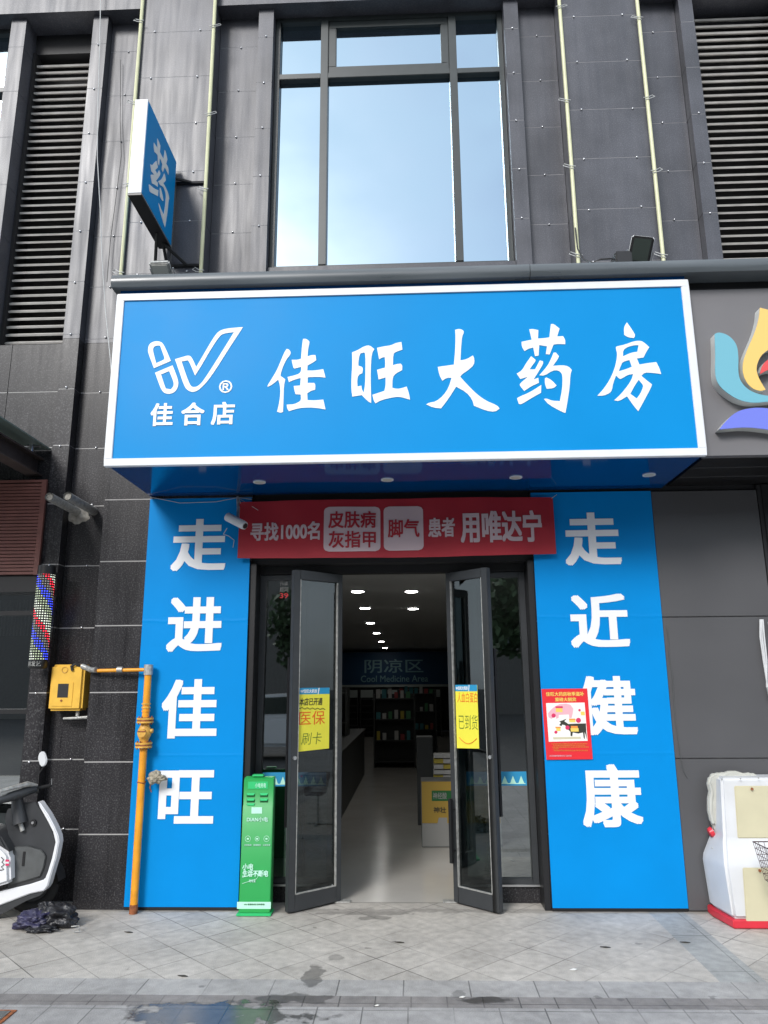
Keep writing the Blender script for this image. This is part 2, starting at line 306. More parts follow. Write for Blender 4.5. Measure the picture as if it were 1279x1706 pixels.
def outline(polys, F, m, parent, name, th=.002, lift=0., back=.0006, smoothit=False):
    cu = bpy.data.curves.new(name, 'CURVE'); cu.dimensions = '2D'; cu.fill_mode = 'BOTH'; cu.extrude = .01; cu.resolution_u = 3
    for P in polys:
        sp = cu.splines.new('BEZIER' if smoothit else 'POLY'); (sp.bezier_points if smoothit else sp.points).add(len(P)-1)
        for i, (x, y) in enumerate(P):
            if smoothit: sp.bezier_points[i].co = (x, y, 0); sp.bezier_points[i].handle_left_type = sp.bezier_points[i].handle_right_type = 'AUTO'
            else: sp.points[i].co = (x, y, 0, 1)
        sp.use_cyclic_u = True
    me = curvemesh(cu, name)
    for v in me.vertices: x, y, z = v.co; v.co = onframe(F, x, y, lift + (th if z > 0 else -back))
    return link(name, me, parent, m)
def chaikin(P, k=1, sharp=52):
    for _ in range(k):
        Q = []; n = len(P)
        for i in range(n):
            a, b, c = V(P[i-1]), V(P[i]), V(P[(i+1) % n]); u, w_ = (b-a), (c-b)
            ang = math.degrees(u.angle(w_)) if u.length > 0 and w_.length > 0 else 0
            if ang > sharp: Q.append(tuple(b))
            else: Q += [tuple(b+(a-b)*.25), tuple(b+(c-b)*.25)]
        P = Q
    return P
def traced(polys, ox, oy, sc, Y, k=1):          # outline points in a zoomed view -> x,z on the plane y=Y
    out = []
    for P in polys:
        q = [PY(ox+x/sc, oy+y/sc, Y) for x, y in P]; out.append(chaikin([(p.x, p.z) for p in q], k))
    return out
def copytree(o, parent=None):
    c = o.copy(); S.collection.objects.link(c); OFF[c.name] = OFF[o.name]
    if parent: c.parent = parent
    for ch in list(o.children): copytree(ch, c)
    return c
# ================================================================== SETTING: ground
PAVD = paving('paving_diagonal', (.47, .44, .395), .256, .256, R_(45), .02, .055)
PAVR = paving('paving_rows', (.37, .36, .345), .345, .40, 0, .07, .04, mort=.004, vary=.05)
PAVB = paving('paving_dark_band', (.235, .22, .21), .18, .30, 0, .03, .05, vary=.10)
PAVO = paving('paving_outer', (.35, .34, .33), .222, .24, 0, .045, .19, vary=.06)
PAVS = paving('paving_strip', (.36, .365, .35), .60, .40, R_(90), .1, .2, vary=.04)
def sheet(name, m, x0, x1, y0, y1, z=0.):
    o = MB().quad((x0, y0, z), (x1, y0, z), (x1, y1, z), (x0, y1, z)).build(name, m); return tag(o, kind='structure')
sheet('ground', ASPH, -200, 200, -200, 200, -.16)
sheet('pavement', PAVD, -12, 1.6, -1.25, .19); sheet('pavement', PAVS, 1.6, 1.845, -1.25, .19); sheet('pavement', PAVD, 1.845, 12, -1.25, .19)
sheet('pavement', PAVR, -12, 12, -1.462, -1.25); sheet('pavement', PAVB, -12, 12, -1.595, -1.462); sheet('pavement', PAVO, -12, 12, -7.5, -1.595)
tag(MB().box(-12, 12, -7.65, -7.5, -.155, .0).build('kerb', CONC), kind='structure')
# ================================================================== BUILDING
Z0, ZT = 0.002, 9.2
bl = thing('office_building', (0, .5, 0), 'dark granite clad building front with louvres and tall upper windows', 'building')
def run(name, x0, x1, y, yb, z0, z1, up=False, step=.5, studs=(), z_off=0.):
    f = MB(); z = z0; g = .0028 if up else .0045
    k = math.ceil((z0-z_off+1e-4)/step)
    cuts = [z0]+[z_off+step*i for i in range(k, 40) if z_off+step*i < z1-.01]+[z1]
    for a, b in zip(cuts[:-1], cuts[1:]):
        f.box(x0, x1, y, yb, a+(g if a != z0 else 0), b-(g if b != z1 else 0))
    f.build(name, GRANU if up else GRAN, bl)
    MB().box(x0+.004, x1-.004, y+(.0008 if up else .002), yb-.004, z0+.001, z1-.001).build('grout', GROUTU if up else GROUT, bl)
    for xx in studs:
        for c in cuts[1:-1]: STUDS.append((xx, y, c))
STUDS = []
MAIN = ((-2.44, -1.75), (1.445, 2.15)); ZL = 4.46
# main piers: ground storey and upper storey
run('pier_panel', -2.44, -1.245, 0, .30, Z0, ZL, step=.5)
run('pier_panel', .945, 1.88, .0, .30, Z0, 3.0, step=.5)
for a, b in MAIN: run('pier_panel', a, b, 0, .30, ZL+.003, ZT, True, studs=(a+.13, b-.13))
box('lintel_wall', DARK, bl, -1.245, .945, .05, .30, 2.47, ZL)
box('lintel_wall', DARK, bl, .945, 4.2, .02, .30, 3.003, ZL)
# recessed strips
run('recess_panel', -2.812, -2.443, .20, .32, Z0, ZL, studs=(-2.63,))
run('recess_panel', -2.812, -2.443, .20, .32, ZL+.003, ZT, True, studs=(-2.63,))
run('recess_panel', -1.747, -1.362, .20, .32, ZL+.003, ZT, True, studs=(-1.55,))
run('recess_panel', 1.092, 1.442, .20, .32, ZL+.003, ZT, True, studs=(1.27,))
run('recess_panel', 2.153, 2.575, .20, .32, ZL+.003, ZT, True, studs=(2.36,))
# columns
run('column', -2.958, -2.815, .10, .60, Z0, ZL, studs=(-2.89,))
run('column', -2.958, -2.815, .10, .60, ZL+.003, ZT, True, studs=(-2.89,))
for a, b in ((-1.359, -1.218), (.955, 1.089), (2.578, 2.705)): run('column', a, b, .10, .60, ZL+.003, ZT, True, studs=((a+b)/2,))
run('column', -3.76, -3.615, .10, .60, 4.463, ZT, True, studs=(-3.69,))
# head beam over the bays
for a, b in ((-4.6, -2.44), (-1.75, 1.445), (2.15, 4.3)):
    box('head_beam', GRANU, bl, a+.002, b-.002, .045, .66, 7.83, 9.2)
# wall between storeys left bay
run('bay_panel', -3.42, -2.961, .155, .35, 3.20, 4.44, studs=(-3.05, -3.30)); run('bay_panel', -4.6, -3.425, .155, .35, 3.20, 4.44)
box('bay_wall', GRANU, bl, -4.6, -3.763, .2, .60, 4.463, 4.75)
# louvres
def louvre(x0, x1, z0, z1):
    lv = MB().box(x0, x1, .50, .54, z0, z1).build('louvre', SLATB, bl); sl_ = MB(); z = z0+.02; a = R_(34)
    while z < z1-.05:
        sl_.box(x0+.002, x1-.002, -.032, .032, -.0085, .0085, Matrix.Translation((0, .335, z)) @ Matrix.Rotation(a, 4, 'X')); z += .0775
    sl_.build('slats', SLAT, lv); f = MB()
    f.box(x0, x0+.025, .27, .50, z0, z1); f.box(x1-.025, x1, .27, .50, z0, z1)
    f.build('frame', SLATB, lv)
louvre(-3.612, -2.961, 4.45, 7.60); louvre(2.708, 3.55, 4.47, 7.83)
box('louvre_head', DARK, bl, -3.612, -2.961, .30, .56, 7.603, 7.826)
run('column', 3.553, 3.70, .10, .60, 4.463, ZT, True, studs=())
box('bay_back', DARK, bl, -4.6, 4.3, .665, .70, 3.1, 9.2)
# studs: one mesh, copied
sm = bpy.data.meshes.new('stud'); b_ = bmesh.new(); bmesh.ops.create_uvsphere(b_, u_segments=8, v_segments=5, radius=.0095); b_.to_mesh(sm); b_.free(); sm.materials.append(STUD)
for p in sm.polygons: p.use_smooth = True
vis = [s for s in STUDS if s[2] < 7.8 and (s[2] > 4.3 or s[0] < -2.5)][:98]
for x, y, z in vis:
    o = bpy.data.objects.new('stud', sm); S.collection.objects.link(o); o.parent = bl; o.location = V((x+random.uniform(-.008, .008), y-.004, z+random.uniform(-.012, .012)))-OFF[bl.name]; OFF[o.name] = V((0, 0, 0))
# upper window: jambs at y .35
def window(x0, x1, z0, z1, mull, trans, vent=None, Y=.25):
    wn = thing('upper_window', ((x0+x1)/2, Y, z0), 'tall grey framed upper window mirroring pale sky above the blue shop sign' if vent else 'narrow slice of upper window at the left edge beside the louvre', 'window')
    f = MB(); t = .045
    f.box(x0, x0+t, Y-.04, Y+.06, z0, z1); f.box(x1-t, x1, Y-.04, Y+.06, z0, z1); f.box(x0+t, x1-t, Y-.04, Y+.06, z1-t, z1); f.box(x0+t, x1-t, Y-.04, Y+.06, z0, z0+t)
    f.build('frame', FRAME, wn, bevel=.004)
    xs = [x0+t]+[q for m_ in mull for q in (m_-.035, m_+.035)]+[x1-t]
    for m_ in mull: box('mullion', FRAME, wn, m_-.035, m_+.035, Y-.05, Y+.05, z0+t, z1-t, .004)
    for i in range(0, len(xs), 2):
        a, b = xs[i], xs[i+1]; box('transom', FRAME, wn, a, b, Y-.045, Y+.045, trans-.03, trans+.03, .004)
        for lo, hi in ((z0+t, trans-.03), (trans+.03, z1-t)):
            if vent and lo > trans and a > x0+.1 and b < x1-.1:
                v = MB(); v.box(a, b, Y-.03, Y+.03, lo, lo+.075); v.box(a, b, Y-.03, Y+.03, hi-.075, hi); v.box(a, a+.075, Y-.03, Y+.03, lo+.075, hi-.075); v.box(b-.075, b, Y-.03, Y+.03, lo+.075, hi-.075)
                vs = v.build('vent_sash', FRAME, wn, bevel=.006); MB().quad((a+.07, Y, lo+.07), (b-.07, Y, lo+.07), (b-.07, Y+.002, hi-.07), (a+.07, Y+.002, hi-.07)).build('pane', MIRR, vs)
            else: MB().quad((a-.005, Y+.012, lo-.005), (b+.005, Y+.012, lo-.005), (b+.005, Y+.012, hi+.005), (a-.005, Y+.012, hi+.005)).build('pane', MIRR, wn)
    return wn
wx0, wx1 = -1.214, .951
window(wx0, wx1, 5.12, 7.826, (PY(539, 280, .25).x, PY(760, 280, .25).x), PY(650, 128, .25).z, True)
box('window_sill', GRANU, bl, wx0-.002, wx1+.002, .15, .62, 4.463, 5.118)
window(-4.55, -3.763, 4.753, 7.826, (-4.2,), PY(5, 155, .25).z)
# pale LED tube conduits up the piers
def conduit(x, lbl):
    c = thing('light_tube', (x, -.03, 4.46), lbl, 'light tube', 'pale yellow light tubes up the granite piers')
    MB().tube([(x, -.03, 4.46), (x+.004, -.03, 6.), (x, -.03, 8.9)], .0165, 8).build('tube', TUBEY, c, True)
    for z in (4.98, 5.78, 6.62, 7.5):
        s_ = random.choice((-1, 1)); z += random.uniform(-.1, .1)
        MB().tube([(x-s_*.02, -.045, z-.008), (x+s_*.03, -.052, z), (x+s_*.07, -.035, z+.03), (x+s_*.055, -.02, z+.06), (x+s_*.01, -.046, z+.02), (x-s_*.035, -.048, z+.012)], .0035, 5).build('tie', WIRE, c)
conduit(-2.44, 'pale yellow light tube just behind the outer edge of the blue projecting sign')
conduit(-1.75, 'pale yellow light tube right of the projecting sign, left of the tall window')
conduit(1.445, 'pale yellow light tube just right of the tall upper window')
conduit(2.15, 'pale yellow light tube right of the small floodlight, next to the right louvre')
# loose white cable down the left column
c1 = MB().tube([PY(*q) for q in ((168, -20, -.02), (166, 80, .0), (163, 180, .02), (162, 260, .06), (167, 350, .08), (170, 430, .08), (176, 520, .04), (184, 600, -.0), (187, 640, -.1), (181, 690, -.1), (178, 740, -.1))], .0042, 6).build('hanging_cable', WIRE, None, True)
tag(c1, 'thin white cable hanging loose down the granite beside the left louvre', 'cable')
c2 = MB().tube([PY(*q) for q in ((201, 100, .17), (200, 200, .17), (202, 260, .16), (193, 330, .16), (184, 400, .16), (178, 470, .15))], .003, 5).build('thin_cable', WIRED)
tag(c2, 'thin dark cable hanging on the recessed granite left of the projecting sign', 'cable')
# ================================================================== CANOPY with rail and grey fascia
cp = thing('street_canopy', (1.2, -.45, 3.03), 'long grey canopy edge with rounded metal rail running above the shop signs', 'canopy')
rl = MB(); P = [(-.93, 4.335), (-.945, 4.36), (-.945, 4.40), (-.93, 4.43), (-.89, 4.445), (-.0, 4.45), (-.0, 4.335)]
for a, b in ((-2.115, .872), (.876, 4.2)): rl.prism([(a, y, z) for y, z in P], (b-a, 0, 0))
rl.build('rail', RAIL, cp, True)
box('dark_gap', BLACK, cp, 2.02, 4.2, -.78, -.02, 4.27, 4.333)
box('fascia_panel', CLADF, cp, 2.0, 4.2, -.80, -.74, 3.035, 4.268)
box('soffit', SOFD, cp, 2.02, 4.2, -.74, .018, 3.04, 3.07)
for y_ in (-.5, -.25): box('soffit_joint', CLAD, cp, 2.03, 4.2, y_, y_+.006, 3.036, 3.0395)
# neighbour logo petals, each a raised piece
NB = (1080, 440, 3.709)
lg = thing('petal_logo', (2.6, -.8, 3.2), 'raised multicoloured petal logo of the neighbouring shop on grey fascia', 'logo')
def petal(pts, m, lbl):
    P_ = traced([pts], *NB, -.88, 2); base = outline(P_, fr(-.80), PSIDE, lg, 'petal', th=.072, lift=.0)
    base['label'] = lbl; outline(P_, fr(-.872), m, base, 'face', th=.004)
petal([(410, 430), (440, 418), (500, 440), (545, 490), (558, 560), (555, 680), (580, 740), (640, 790), (738, 815), (850, 815), (850, 840), (738, 848), (650, 858), (560, 840), (480, 790), (430, 740), (412, 680), (415, 560)], CYAN, 'pale cyan curved petal')
petal([(690, 268), (760, 285), (810, 400), (800, 500), (735, 530), (690, 570), (665, 640), (680, 700), (725, 775), (690, 785), (630, 760), (590, 700), (580, 620), (610, 530), (660, 420), (685, 330)], PYEL, 'yellow curved petal')
petal([(690, 680), (700, 630), (738, 585), (800, 570), (840, 610), (800, 650), (738, 650)], PRED, 'small red petal')
petal([(440, 1020), (465, 985), (540, 910), (640, 885), (738, 888), (900, 915), (960, 1010), (850, 1040), (738, 1020), (600, 1005)], PVIO, 'violet blue swoosh')
# ================================================================== MAIN BLUE SIGN
SX0, SX1, SY, SZ0, SZ1 = -2.08, 1.978, -.90, 3.008, 4.30
sg = thing('shop_sign', (0, -.45, 3.0), 'big blue pharmacy signboard with white border and white calligraphy over the doors', 'sign')
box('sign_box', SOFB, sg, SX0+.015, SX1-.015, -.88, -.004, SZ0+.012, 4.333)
fb = .052; f = MB(); f.box(SX0, SX1, SY, -.86, SZ0, SZ0+fb); f.box(SX0, SX1, SY, -.86, SZ1-fb, SZ1); f.box(SX0, SX0+fb, SY, -.86, SZ0+fb, SZ1-fb); f.box(SX1-fb, SX1, SY, -.86, SZ0+fb, SZ1-fb)
f.build('border', WHITEF, sg, bevel=.003)
box('face', BLUE, sg, SX0+fb, SX1-fb, -.888, -.881, SZ0+fb, SZ1-fb)
FS = fr(-.8885)
GL = [  # hand-traced brush characters: (origin, scale, outlines)
 (440, 560, 10.66, [[(400,230),(440,240),(475,290),(460,340),(400,410),(340,530),(300,650),(290,710),(375,770),(350,900),(345,1100),(335,1350),(290,1365),(230,1345),(270,1180),(290,1000),(280,870),(250,775),(150,860),(65,905),(60,880),(130,770),(220,620),(290,460),(350,310)],
  [(690,55),(740,50),(800,90),(805,125),(780,230),(770,365),(840,340),(910,340),(925,430),(870,470),(770,525),(765,615),(900,615),(1050,590),(1090,740),(940,725),(775,735),(770,835),(890,835),(910,870),(905,955),(830,975),(765,1020),(770,1140),(900,1145),(1050,1130),(1090,1305),(950,1280),(800,1270),(620,1280),(440,1335),(410,1290),(400,1220),(530,1215),(640,1160),(655,1120),(650,1040),(560,1035),(540,980),(525,890),(640,880),(650,750),(610,755),(530,780),(440,820),(415,730),(580,690),(640,655),(660,600),(655,550),(540,580),(515,560),(490,425),(600,425),(655,405),(670,200)]]),
 (570, 560, 9.838, [[(160,270),(240,240),(370,165),(450,155),(525,215),(485,290),(470,450),(465,700),(475,1100),(420,1070),(320,970),(165,995),(150,880),(150,700),(165,450)],
  [(300,285),(365,270),(380,320),(380,560),(375,800),(350,930),(320,870),(315,815),(250,830),(245,720),(265,640),(330,610),(340,530),(320,505),(265,490),(265,420),(280,330)],
  [(570,195),(690,170),(800,155),(880,115),(970,100),(985,225),(870,265),(835,300),(830,480),(900,460),(960,455),(985,490),(980,560),(870,620),(825,680),(820,850),(900,870),(980,855),(1055,830),(1095,950),(1110,1045),(960,1000),(860,1000),(640,1050),(545,1105),(515,1060),(495,965),(620,925),(690,900),(710,820),(710,680),(595,715),(585,640),(570,555),(700,520),(705,430),(695,345),(640,360),(605,385),(590,310)]]),
 (700, 540, 9.136, [[(530,90),(590,75),(650,95),(665,130),(635,190),(620,350),(610,555),(700,540),(800,480),(825,540),(815,625),(720,710),(640,760),(605,805),(720,930),(860,1070),(1000,1170),(1170,1240),(1205,1290),(1130,1340),(1000,1320),(815,1245),(790,1150),(700,1040),(545,955),(420,1150),(315,1285),(200,1275),(90,1225),(130,1200),(240,1180),(350,1090),(430,970),(475,820),(400,820),(335,865),(290,780),(265,655),(400,635),(510,620),(530,400),(535,200)]]),
 (850, 530, 10.03, [[(315,190),(370,185),(465,205),(460,345),(560,340),(650,325),(675,105),(720,100),(820,180),(780,310),(880,305),(915,370),(915,440),(800,435),(720,445),(655,610),(590,605),(610,475),(480,455),(470,630),(410,640),(380,495),(300,515),(235,555),(190,480),(185,400),(355,365)],
  [(345,640),(420,700),(415,730),(360,800),(320,860),(410,860),(490,710),(545,725),(545,770),(480,880),(385,1030),(465,1000),(475,1085),(350,1140),(230,1220),(155,1130),(160,1095),(290,985),(165,1020),(105,930),(190,880),(260,760)],
  [(515,1120),(510,1250),(350,1340),(180,1445),(140,1435),(110,1350),(120,1330),(330,1240)],
  [(720,580),(760,580),(810,640),(790,690),(710,800),(870,790),(970,810),(1025,870),(1000,950),(990,1150),(960,1350),(920,1585),(880,1580),(640,1450),(560,1355),(600,1345),(700,1385),(825,1390),(865,1180),(870,1000),(860,930),(800,875),(700,880),(570,965),(480,960),(620,800),(680,680)],
  [(600,995),(690,1040),(770,1130),(720,1175),(605,1185),(575,1100),(575,1010)]]),
 (985, 530, 9.838, [[(580,75),(620,130),(700,250),(715,290),(695,330),(600,320),(535,280),(530,180),(545,120)],
  [(400,475),(440,460),(540,440),(700,380),(810,375),(870,410),(945,480),(900,550),(850,650),(740,665),(785,765),(920,740),(1060,725),(1110,820),(1140,920),(1000,900),(870,895),(815,950),(900,1020),(990,1090),(970,1150),(880,1320),(765,1530),(690,1440),(580,1285),(450,1365),(370,1350),(480,1250),(600,1100),(660,1000),(680,920),(600,930),(485,1000),(460,1000),(400,945),(350,1080),(335,1180),(300,1230),(200,1275),(95,1275),(200,1160),(300,1010),(370,850),(410,700),(420,580),(400,510)],
  [(515,530),(600,470),(720,445),(770,450),(750,555),(650,570),(515,630)], [(510,720),(620,690),(660,800),(580,835),(445,875),(480,780)], [(770,1015),(830,1080),(850,1120),(800,1240),(740,1320),(635,1245),(700,1120)]])]
for i, (ox, oy, sc, polys) in enumerate(GL):
    o = outline(traced(polys, ox, oy, sc, -.888, 1), FS, WHITE, sg, 'brush_character', th=.003); o['label'] = 'white brush character ' + '佳旺大药房'[i]
LO = (220, 520, 5.329)
outline(traced([[(140,340),(150,290),(190,262),(240,260),(280,280),(345,435),(195,500),(150,380)], [(185,345),(190,315),(215,298),(250,300),(290,410),(285,425),(215,455)],
  [(205,540),(360,475),(410,600),(412,660),(380,715),(320,732),(270,710),(240,640)], [(258,555),(330,525),(370,620),(370,660),(345,688),(300,680),(285,640)],
  [(382,420),(450,400),(500,385),(530,400),(570,490),(640,370),(740,200),(790,160),(860,145),(985,135),(870,310),(700,580),(600,690),(540,715),(490,695),(460,650),(410,500)],
  [(440,440),(495,430),(510,445),(560,565),(620,470),(700,330),(780,210),(820,190),(905,180),(850,270),(650,590),(590,660),(540,670),(515,650),(480,560)]], *LO, -.888, 2), FS, WHITE, sg, 'logo', th=.003)
x0, x1, z0, z1 = wbox(365, 634, 387, 655, -.888); lettering('®', FS, x0, x1, z0, z1, WHITE, sg, 'registered_mark', .012, .003)
for ch, l, r in (('佳', 251, 288.5), ('合', 302, 340.5), ('店', 352, 391)):
    x0, x1, z0, z1 = wbox(l, 672-(l-251)*.02, r, 710-(l-251)*.02, -.888); lettering(ch, FS, x0, x1, z0, z1, WHITE, sg, 'small_character', .028, .003)
for px_, py_ in ((432, 803), (645, 799), (859, 795), (1081, 791)):
    p = PZ(px_, py_, SZ0+.011); d_ = MB().tube([(p.x, p.y, SZ0+.016), (p.x, p.y, SZ0+.006)], .047, 20).build('downlight', WHITEF, sg, True); MB().tube([(p.x, p.y, SZ0+.008), (p.x, p.y, SZ0+.004)], .036, 20).build('lens', LAMPOFF, d_)
# ================================================================== projecting blade sign
BXX = -2.0; bs = thing('projecting_sign', (BXX-.05, -.43, 5.2), 'blue and white lightbox sign with one white character sticking out from the left pier', 'sign')
y0_, y1_, zb, zt = -.80, -.07, 5.19, 6.04; bw_ = .105
box('sign_case', WHITEF, bs, BXX-bw_, BXX-.004, y0_, y1_, zb+.012, zt, .003)
box('bottom_channel', BLACK, bs, BXX-bw_-.002, BXX-.002, y0_+.005, y1_-.005, zb-.004, zb+.0115)
box('face', BLUE, bs, BXX-.0045, BXX, y0_+.015, y1_-.015, zb+.02, zt-.012)
box('face', BLUE, bs, BXX-bw_-.004, BXX-bw_+.0005, y0_+.015, y1_-.015, zb+.02, zt-.012)
# character 药 traced on the face plane x=BXX ; right = +y, up = +z
FB = (V((BXX, 0, 0)), V((0, 1, 0)), V((0, 0, 1)))
def onblade(P):
    o = []
    for x, y in P: p = PX(200+x/5.167, 150+y/5.167, BXX); o.append((p.y, p.z))
    return chaikin(o, 1)
BLCH = [[(315,190),(370,185),(465,205),(460,345),(560,340),(650,325),(675,105),(720,100),(820,180),(780,310),(880,305),(915,370),(915,440),(800,435),(720,445),(655,610),(590,605),(610,475),(480,455),(470,630),(410,640),(380,495),(300,515),(235,555),(190,480),(185,400),(355,365)],
 [(345,640),(420,700),(415,730),(360,800),(320,860),(410,860),(490,710),(545,725),(545,770),(480,880),(385,1030),(465,1000),(475,1085),(350,1140),(230,1220),(155,1130),(160,1095),(290,985),(165,1020),(105,930),(190,880),(260,760)],
 [(515,1120),(510,1250),(350,1340),(180,1445),(140,1435),(110,1350),(120,1330),(330,1240)],
 [(720,580),(760,580),(810,640),(790,690),(710,800),(870,790),(970,810),(1025,870),(1000,950),(990,1150),(960,1350),(920,1585),(880,1580),(640,1450),(560,1355),(600,1345),(700,1385),(825,1390),(865,1180),(870,1000),(860,930),(800,875),(700,880),(570,965),(480,960),(620,800),(680,680)],
 [(600,995),(690,1040),(770,1130),(720,1175),(605,1185),(575,1100),(575,1010)]]
ya, yb_ = PX(200+243/5.167, 150+820/5.167, BXX).y, PX(200+434/5.167, 150+740/5.167, BXX).y
zb3, zt3_ = PX(200+395/5.167, 150+1205/5.167, BXX).z, PX(200+330/5.167, 150+400/5.167, BXX).z
outline([chaikin([(ya+(x-95)/935*(yb_-ya), zt3_-(y-95)/1495*(zt3_-zb3)) for x, y in P], 1) for P in BLCH], FB, WHITE, bs, 'brush_character', th=.003)
br = MB(); M_ = BLACK
def bar(m, a, b, r=.014): m.tube([a, b], r, 6)
for z in (5.87, 5.06):
    a = (BXX-.05, -.07 if z > 5.5 else -.14, z if z > 5.5 else zb); bar(br, a, (BXX-.05, -.01, z)); bar(br, (BXX-.1, -.012, z), (-1.745, -.012, z), .016); bar(br, (BXX-.05, -.16 if z < 5.5 else -.07, z+.02 if z > 5.5 else zb), (BXX+.12, -.02, z))
bar(br, (BXX-.05, -.30, zb), (BXX-.15, -.02, 4.95)); bar(br, (BXX-.02, -.02, 5.06), (BXX-.02, -.02, 5.87), .012)
br.build('bracket', M_, bs)
# floodlights
def flood(name, p, lbl, lens, w=.20, h=.17, tilt=-38, yaw=0, m=BLACK, roll=0):
    t = thing(name, p, lbl, 'floodlight'); M = Matrix.Translation(p) @ Matrix.Rotation(R_(yaw), 4, 'Z') @ Matrix.Rotation(R_(roll), 4, 'Y') @ Matrix.Rotation(R_(tilt), 4, 'X')
    MB().box(-w/2, w/2, -.012, .03, -h/2, h/2, M).build('housing', m, t, bevel=.01); MB().box(-w/2+.018, w/2-.018, -.0165, -.0125, -h/2+.018, h/2-.018, M).build('lens', lens, t)
    b2 = MB().box(-w*.32, w*.32, .031, .075, -h*.3, h*.3, M); b2.build('driver', BLACK, t, bevel=.008)
    MB().tube([M @ V((-w/2-.012, .02, 0)), M @ V((-w/2-.012, .02, -h*.62)), M @ V((w/2+.012, .02, -h*.62)), M @ V((w/2+.012, .02, 0))], .006, 6).build('yoke', STEEL, t); return t
SOLP = mat('floodlight_lens', (.035, .045, .04), .12)
fl = flood('floodlight', PY(1067, 417, -.80), 'small floodlight with pale rim and dark lens standing on the canopy at right', SOLP, .155, .19, 24, -8, BLACK, 14)
Mf = Matrix.Translation(fl.location) @ Matrix.Rotation(R_(-8), 4, 'Z') @ Matrix.Rotation(R_(14), 4, 'Y') @ Matrix.Rotation(R_(24), 4, 'X')
MB().box(-.081, .081, .004, .034, -.099, .099, Mf).build('pale_rim', WHITEF, fl, bevel=.008)
bb = thing('junction_box', (1.60, -.75, 4.45), 'small black box with cables on the canopy left of the floodlight', 'box')
box('case', BLACK, bb, PY(1018, 430, -.76).x, PY(1046, 430, -.76).x, -.86, -.72, 4.452, PY(1032, 417, -.86).z, .012)
MB().tube([PY(1018, 431, -.76), PY(1000, 432, -.8), PY(985, 438, -.8), PY(972, 432, -.5), PY(962, 415, -.2), PY(958, 380, -.05)], .006, 6).build('cable', WIRED, bb, True)
flood('floodlight', PY(268, 449, -.72), 'grey floodlight hanging under the projecting sign, tipped flat', LAMPOFF, .15, .12, 62, 0, ZINC)
# ================================================================== blue wall panels with characters
def panel(name, x0, x1, z1, lbl, chars):
    t = thing(name, ((x0+x1)/2, -.01, 0), lbl, 'wall panel', 'tall blue panels either side of the doors')
    bd = MB().grid(lambda u, v: (x0+(x1-x0)*u, -.020-.0006*math.sin(9*u+3*v)*math.sin(14*v+1.3) - .0022*math.exp(-((v*z1-2.02-.006*math.sin(20*u))/.006)**2) - .002*math.exp(-((v*z1-1.03)/.005)**2), .025+(z1-.025)*v), 14, 400)
    bd.box(x0, x1, -.018, -.002, .025, z1); bd.build('board', BLUEP, t, 'all')
    box('skirting', BLACK, t, x0, x1, -.012, -.001, .003, .023)
    for ch, l, tp, r, b in chars:
        a, c, d, e = wbox(l, tp, r, b, -.024); lettering(ch, fr(-.0222), a, c, d, e, WHITE, t, 'character', .029, .0015)
panel('blue_wall_panel', -2.062, -1.248, 2.995, 'tall blue panel left of the doors behind the yellow gas pipe', [('走', 285.8, 864.6, 376.7, 951), ('进', 278.6, 995, 370.5, 1086), ('佳', 269, 1131.5, 362, 1230), ('旺', 264.5, 1283, 356.4, 1372)])
panel('blue_wall_panel', .948, 1.876, 2.995, 'tall blue panel right of the doors carrying the small red poster', [('走', 939.7, 853.8, 1033.2, 941.7), ('近', 949, 989.3, 1047, 1079), ('健', 962, 1126, 1059.5, 1224.6), ('康', 968.6, 1273, 1068.7, 1378)])
# grey cladding to the right
gc = thing('grey_wall_cladding', (2.28, 0, 0), 'plain grey metal wall sheets between the blue panel and the white cabinet', 'wall cladding')
for a, b in ((.01, 1.005), (1.012, 2.015), (2.022, 2.99)): box('sheet', CLAD, gc, 1.88, 2.685, -.016, .0, a, b, .002)
box('backing', GROUT, gc, 1.885, 2.68, .001, .02, .008, 2.985)
MB().tube([(1.905, -.018, 1.95), (1.91, -.022, 1.85), (1.902, -.02, 1.74), (1.912, -.022, 1.6), (1.906, -.02, 1.3), (1.915, -.021, 1.05), (1.925, -.03, .93), (1.95, -.025, .88)], .003, 5).build('sealant_strip', SCG, gc, True)
box('wall', DARK, bl, 1.882, 4.2, .022, .30, Z0, 3.0)
# white cable bundle
cb = MB()
for i, (a, b) in enumerate(((0, 0), (.012, -.003), (-.01, .002))): cb.tube([PY(1268+a*200, 1032, -.03), PY(1269+a*300, 1060, -.045), PY(1274+a*250, 1100, -.045), PY(1278+b*300, 1145, -.04), PY(1282, 1172, -.03), PY(1290, 1100, -.04), PY(1280, 1036, -.03)], .006, 6)
tag(cb.build('cable_bundle', WPL, None, True), 'looped bundle of white cable hanging on grey cladding at the right edge', 'cable')
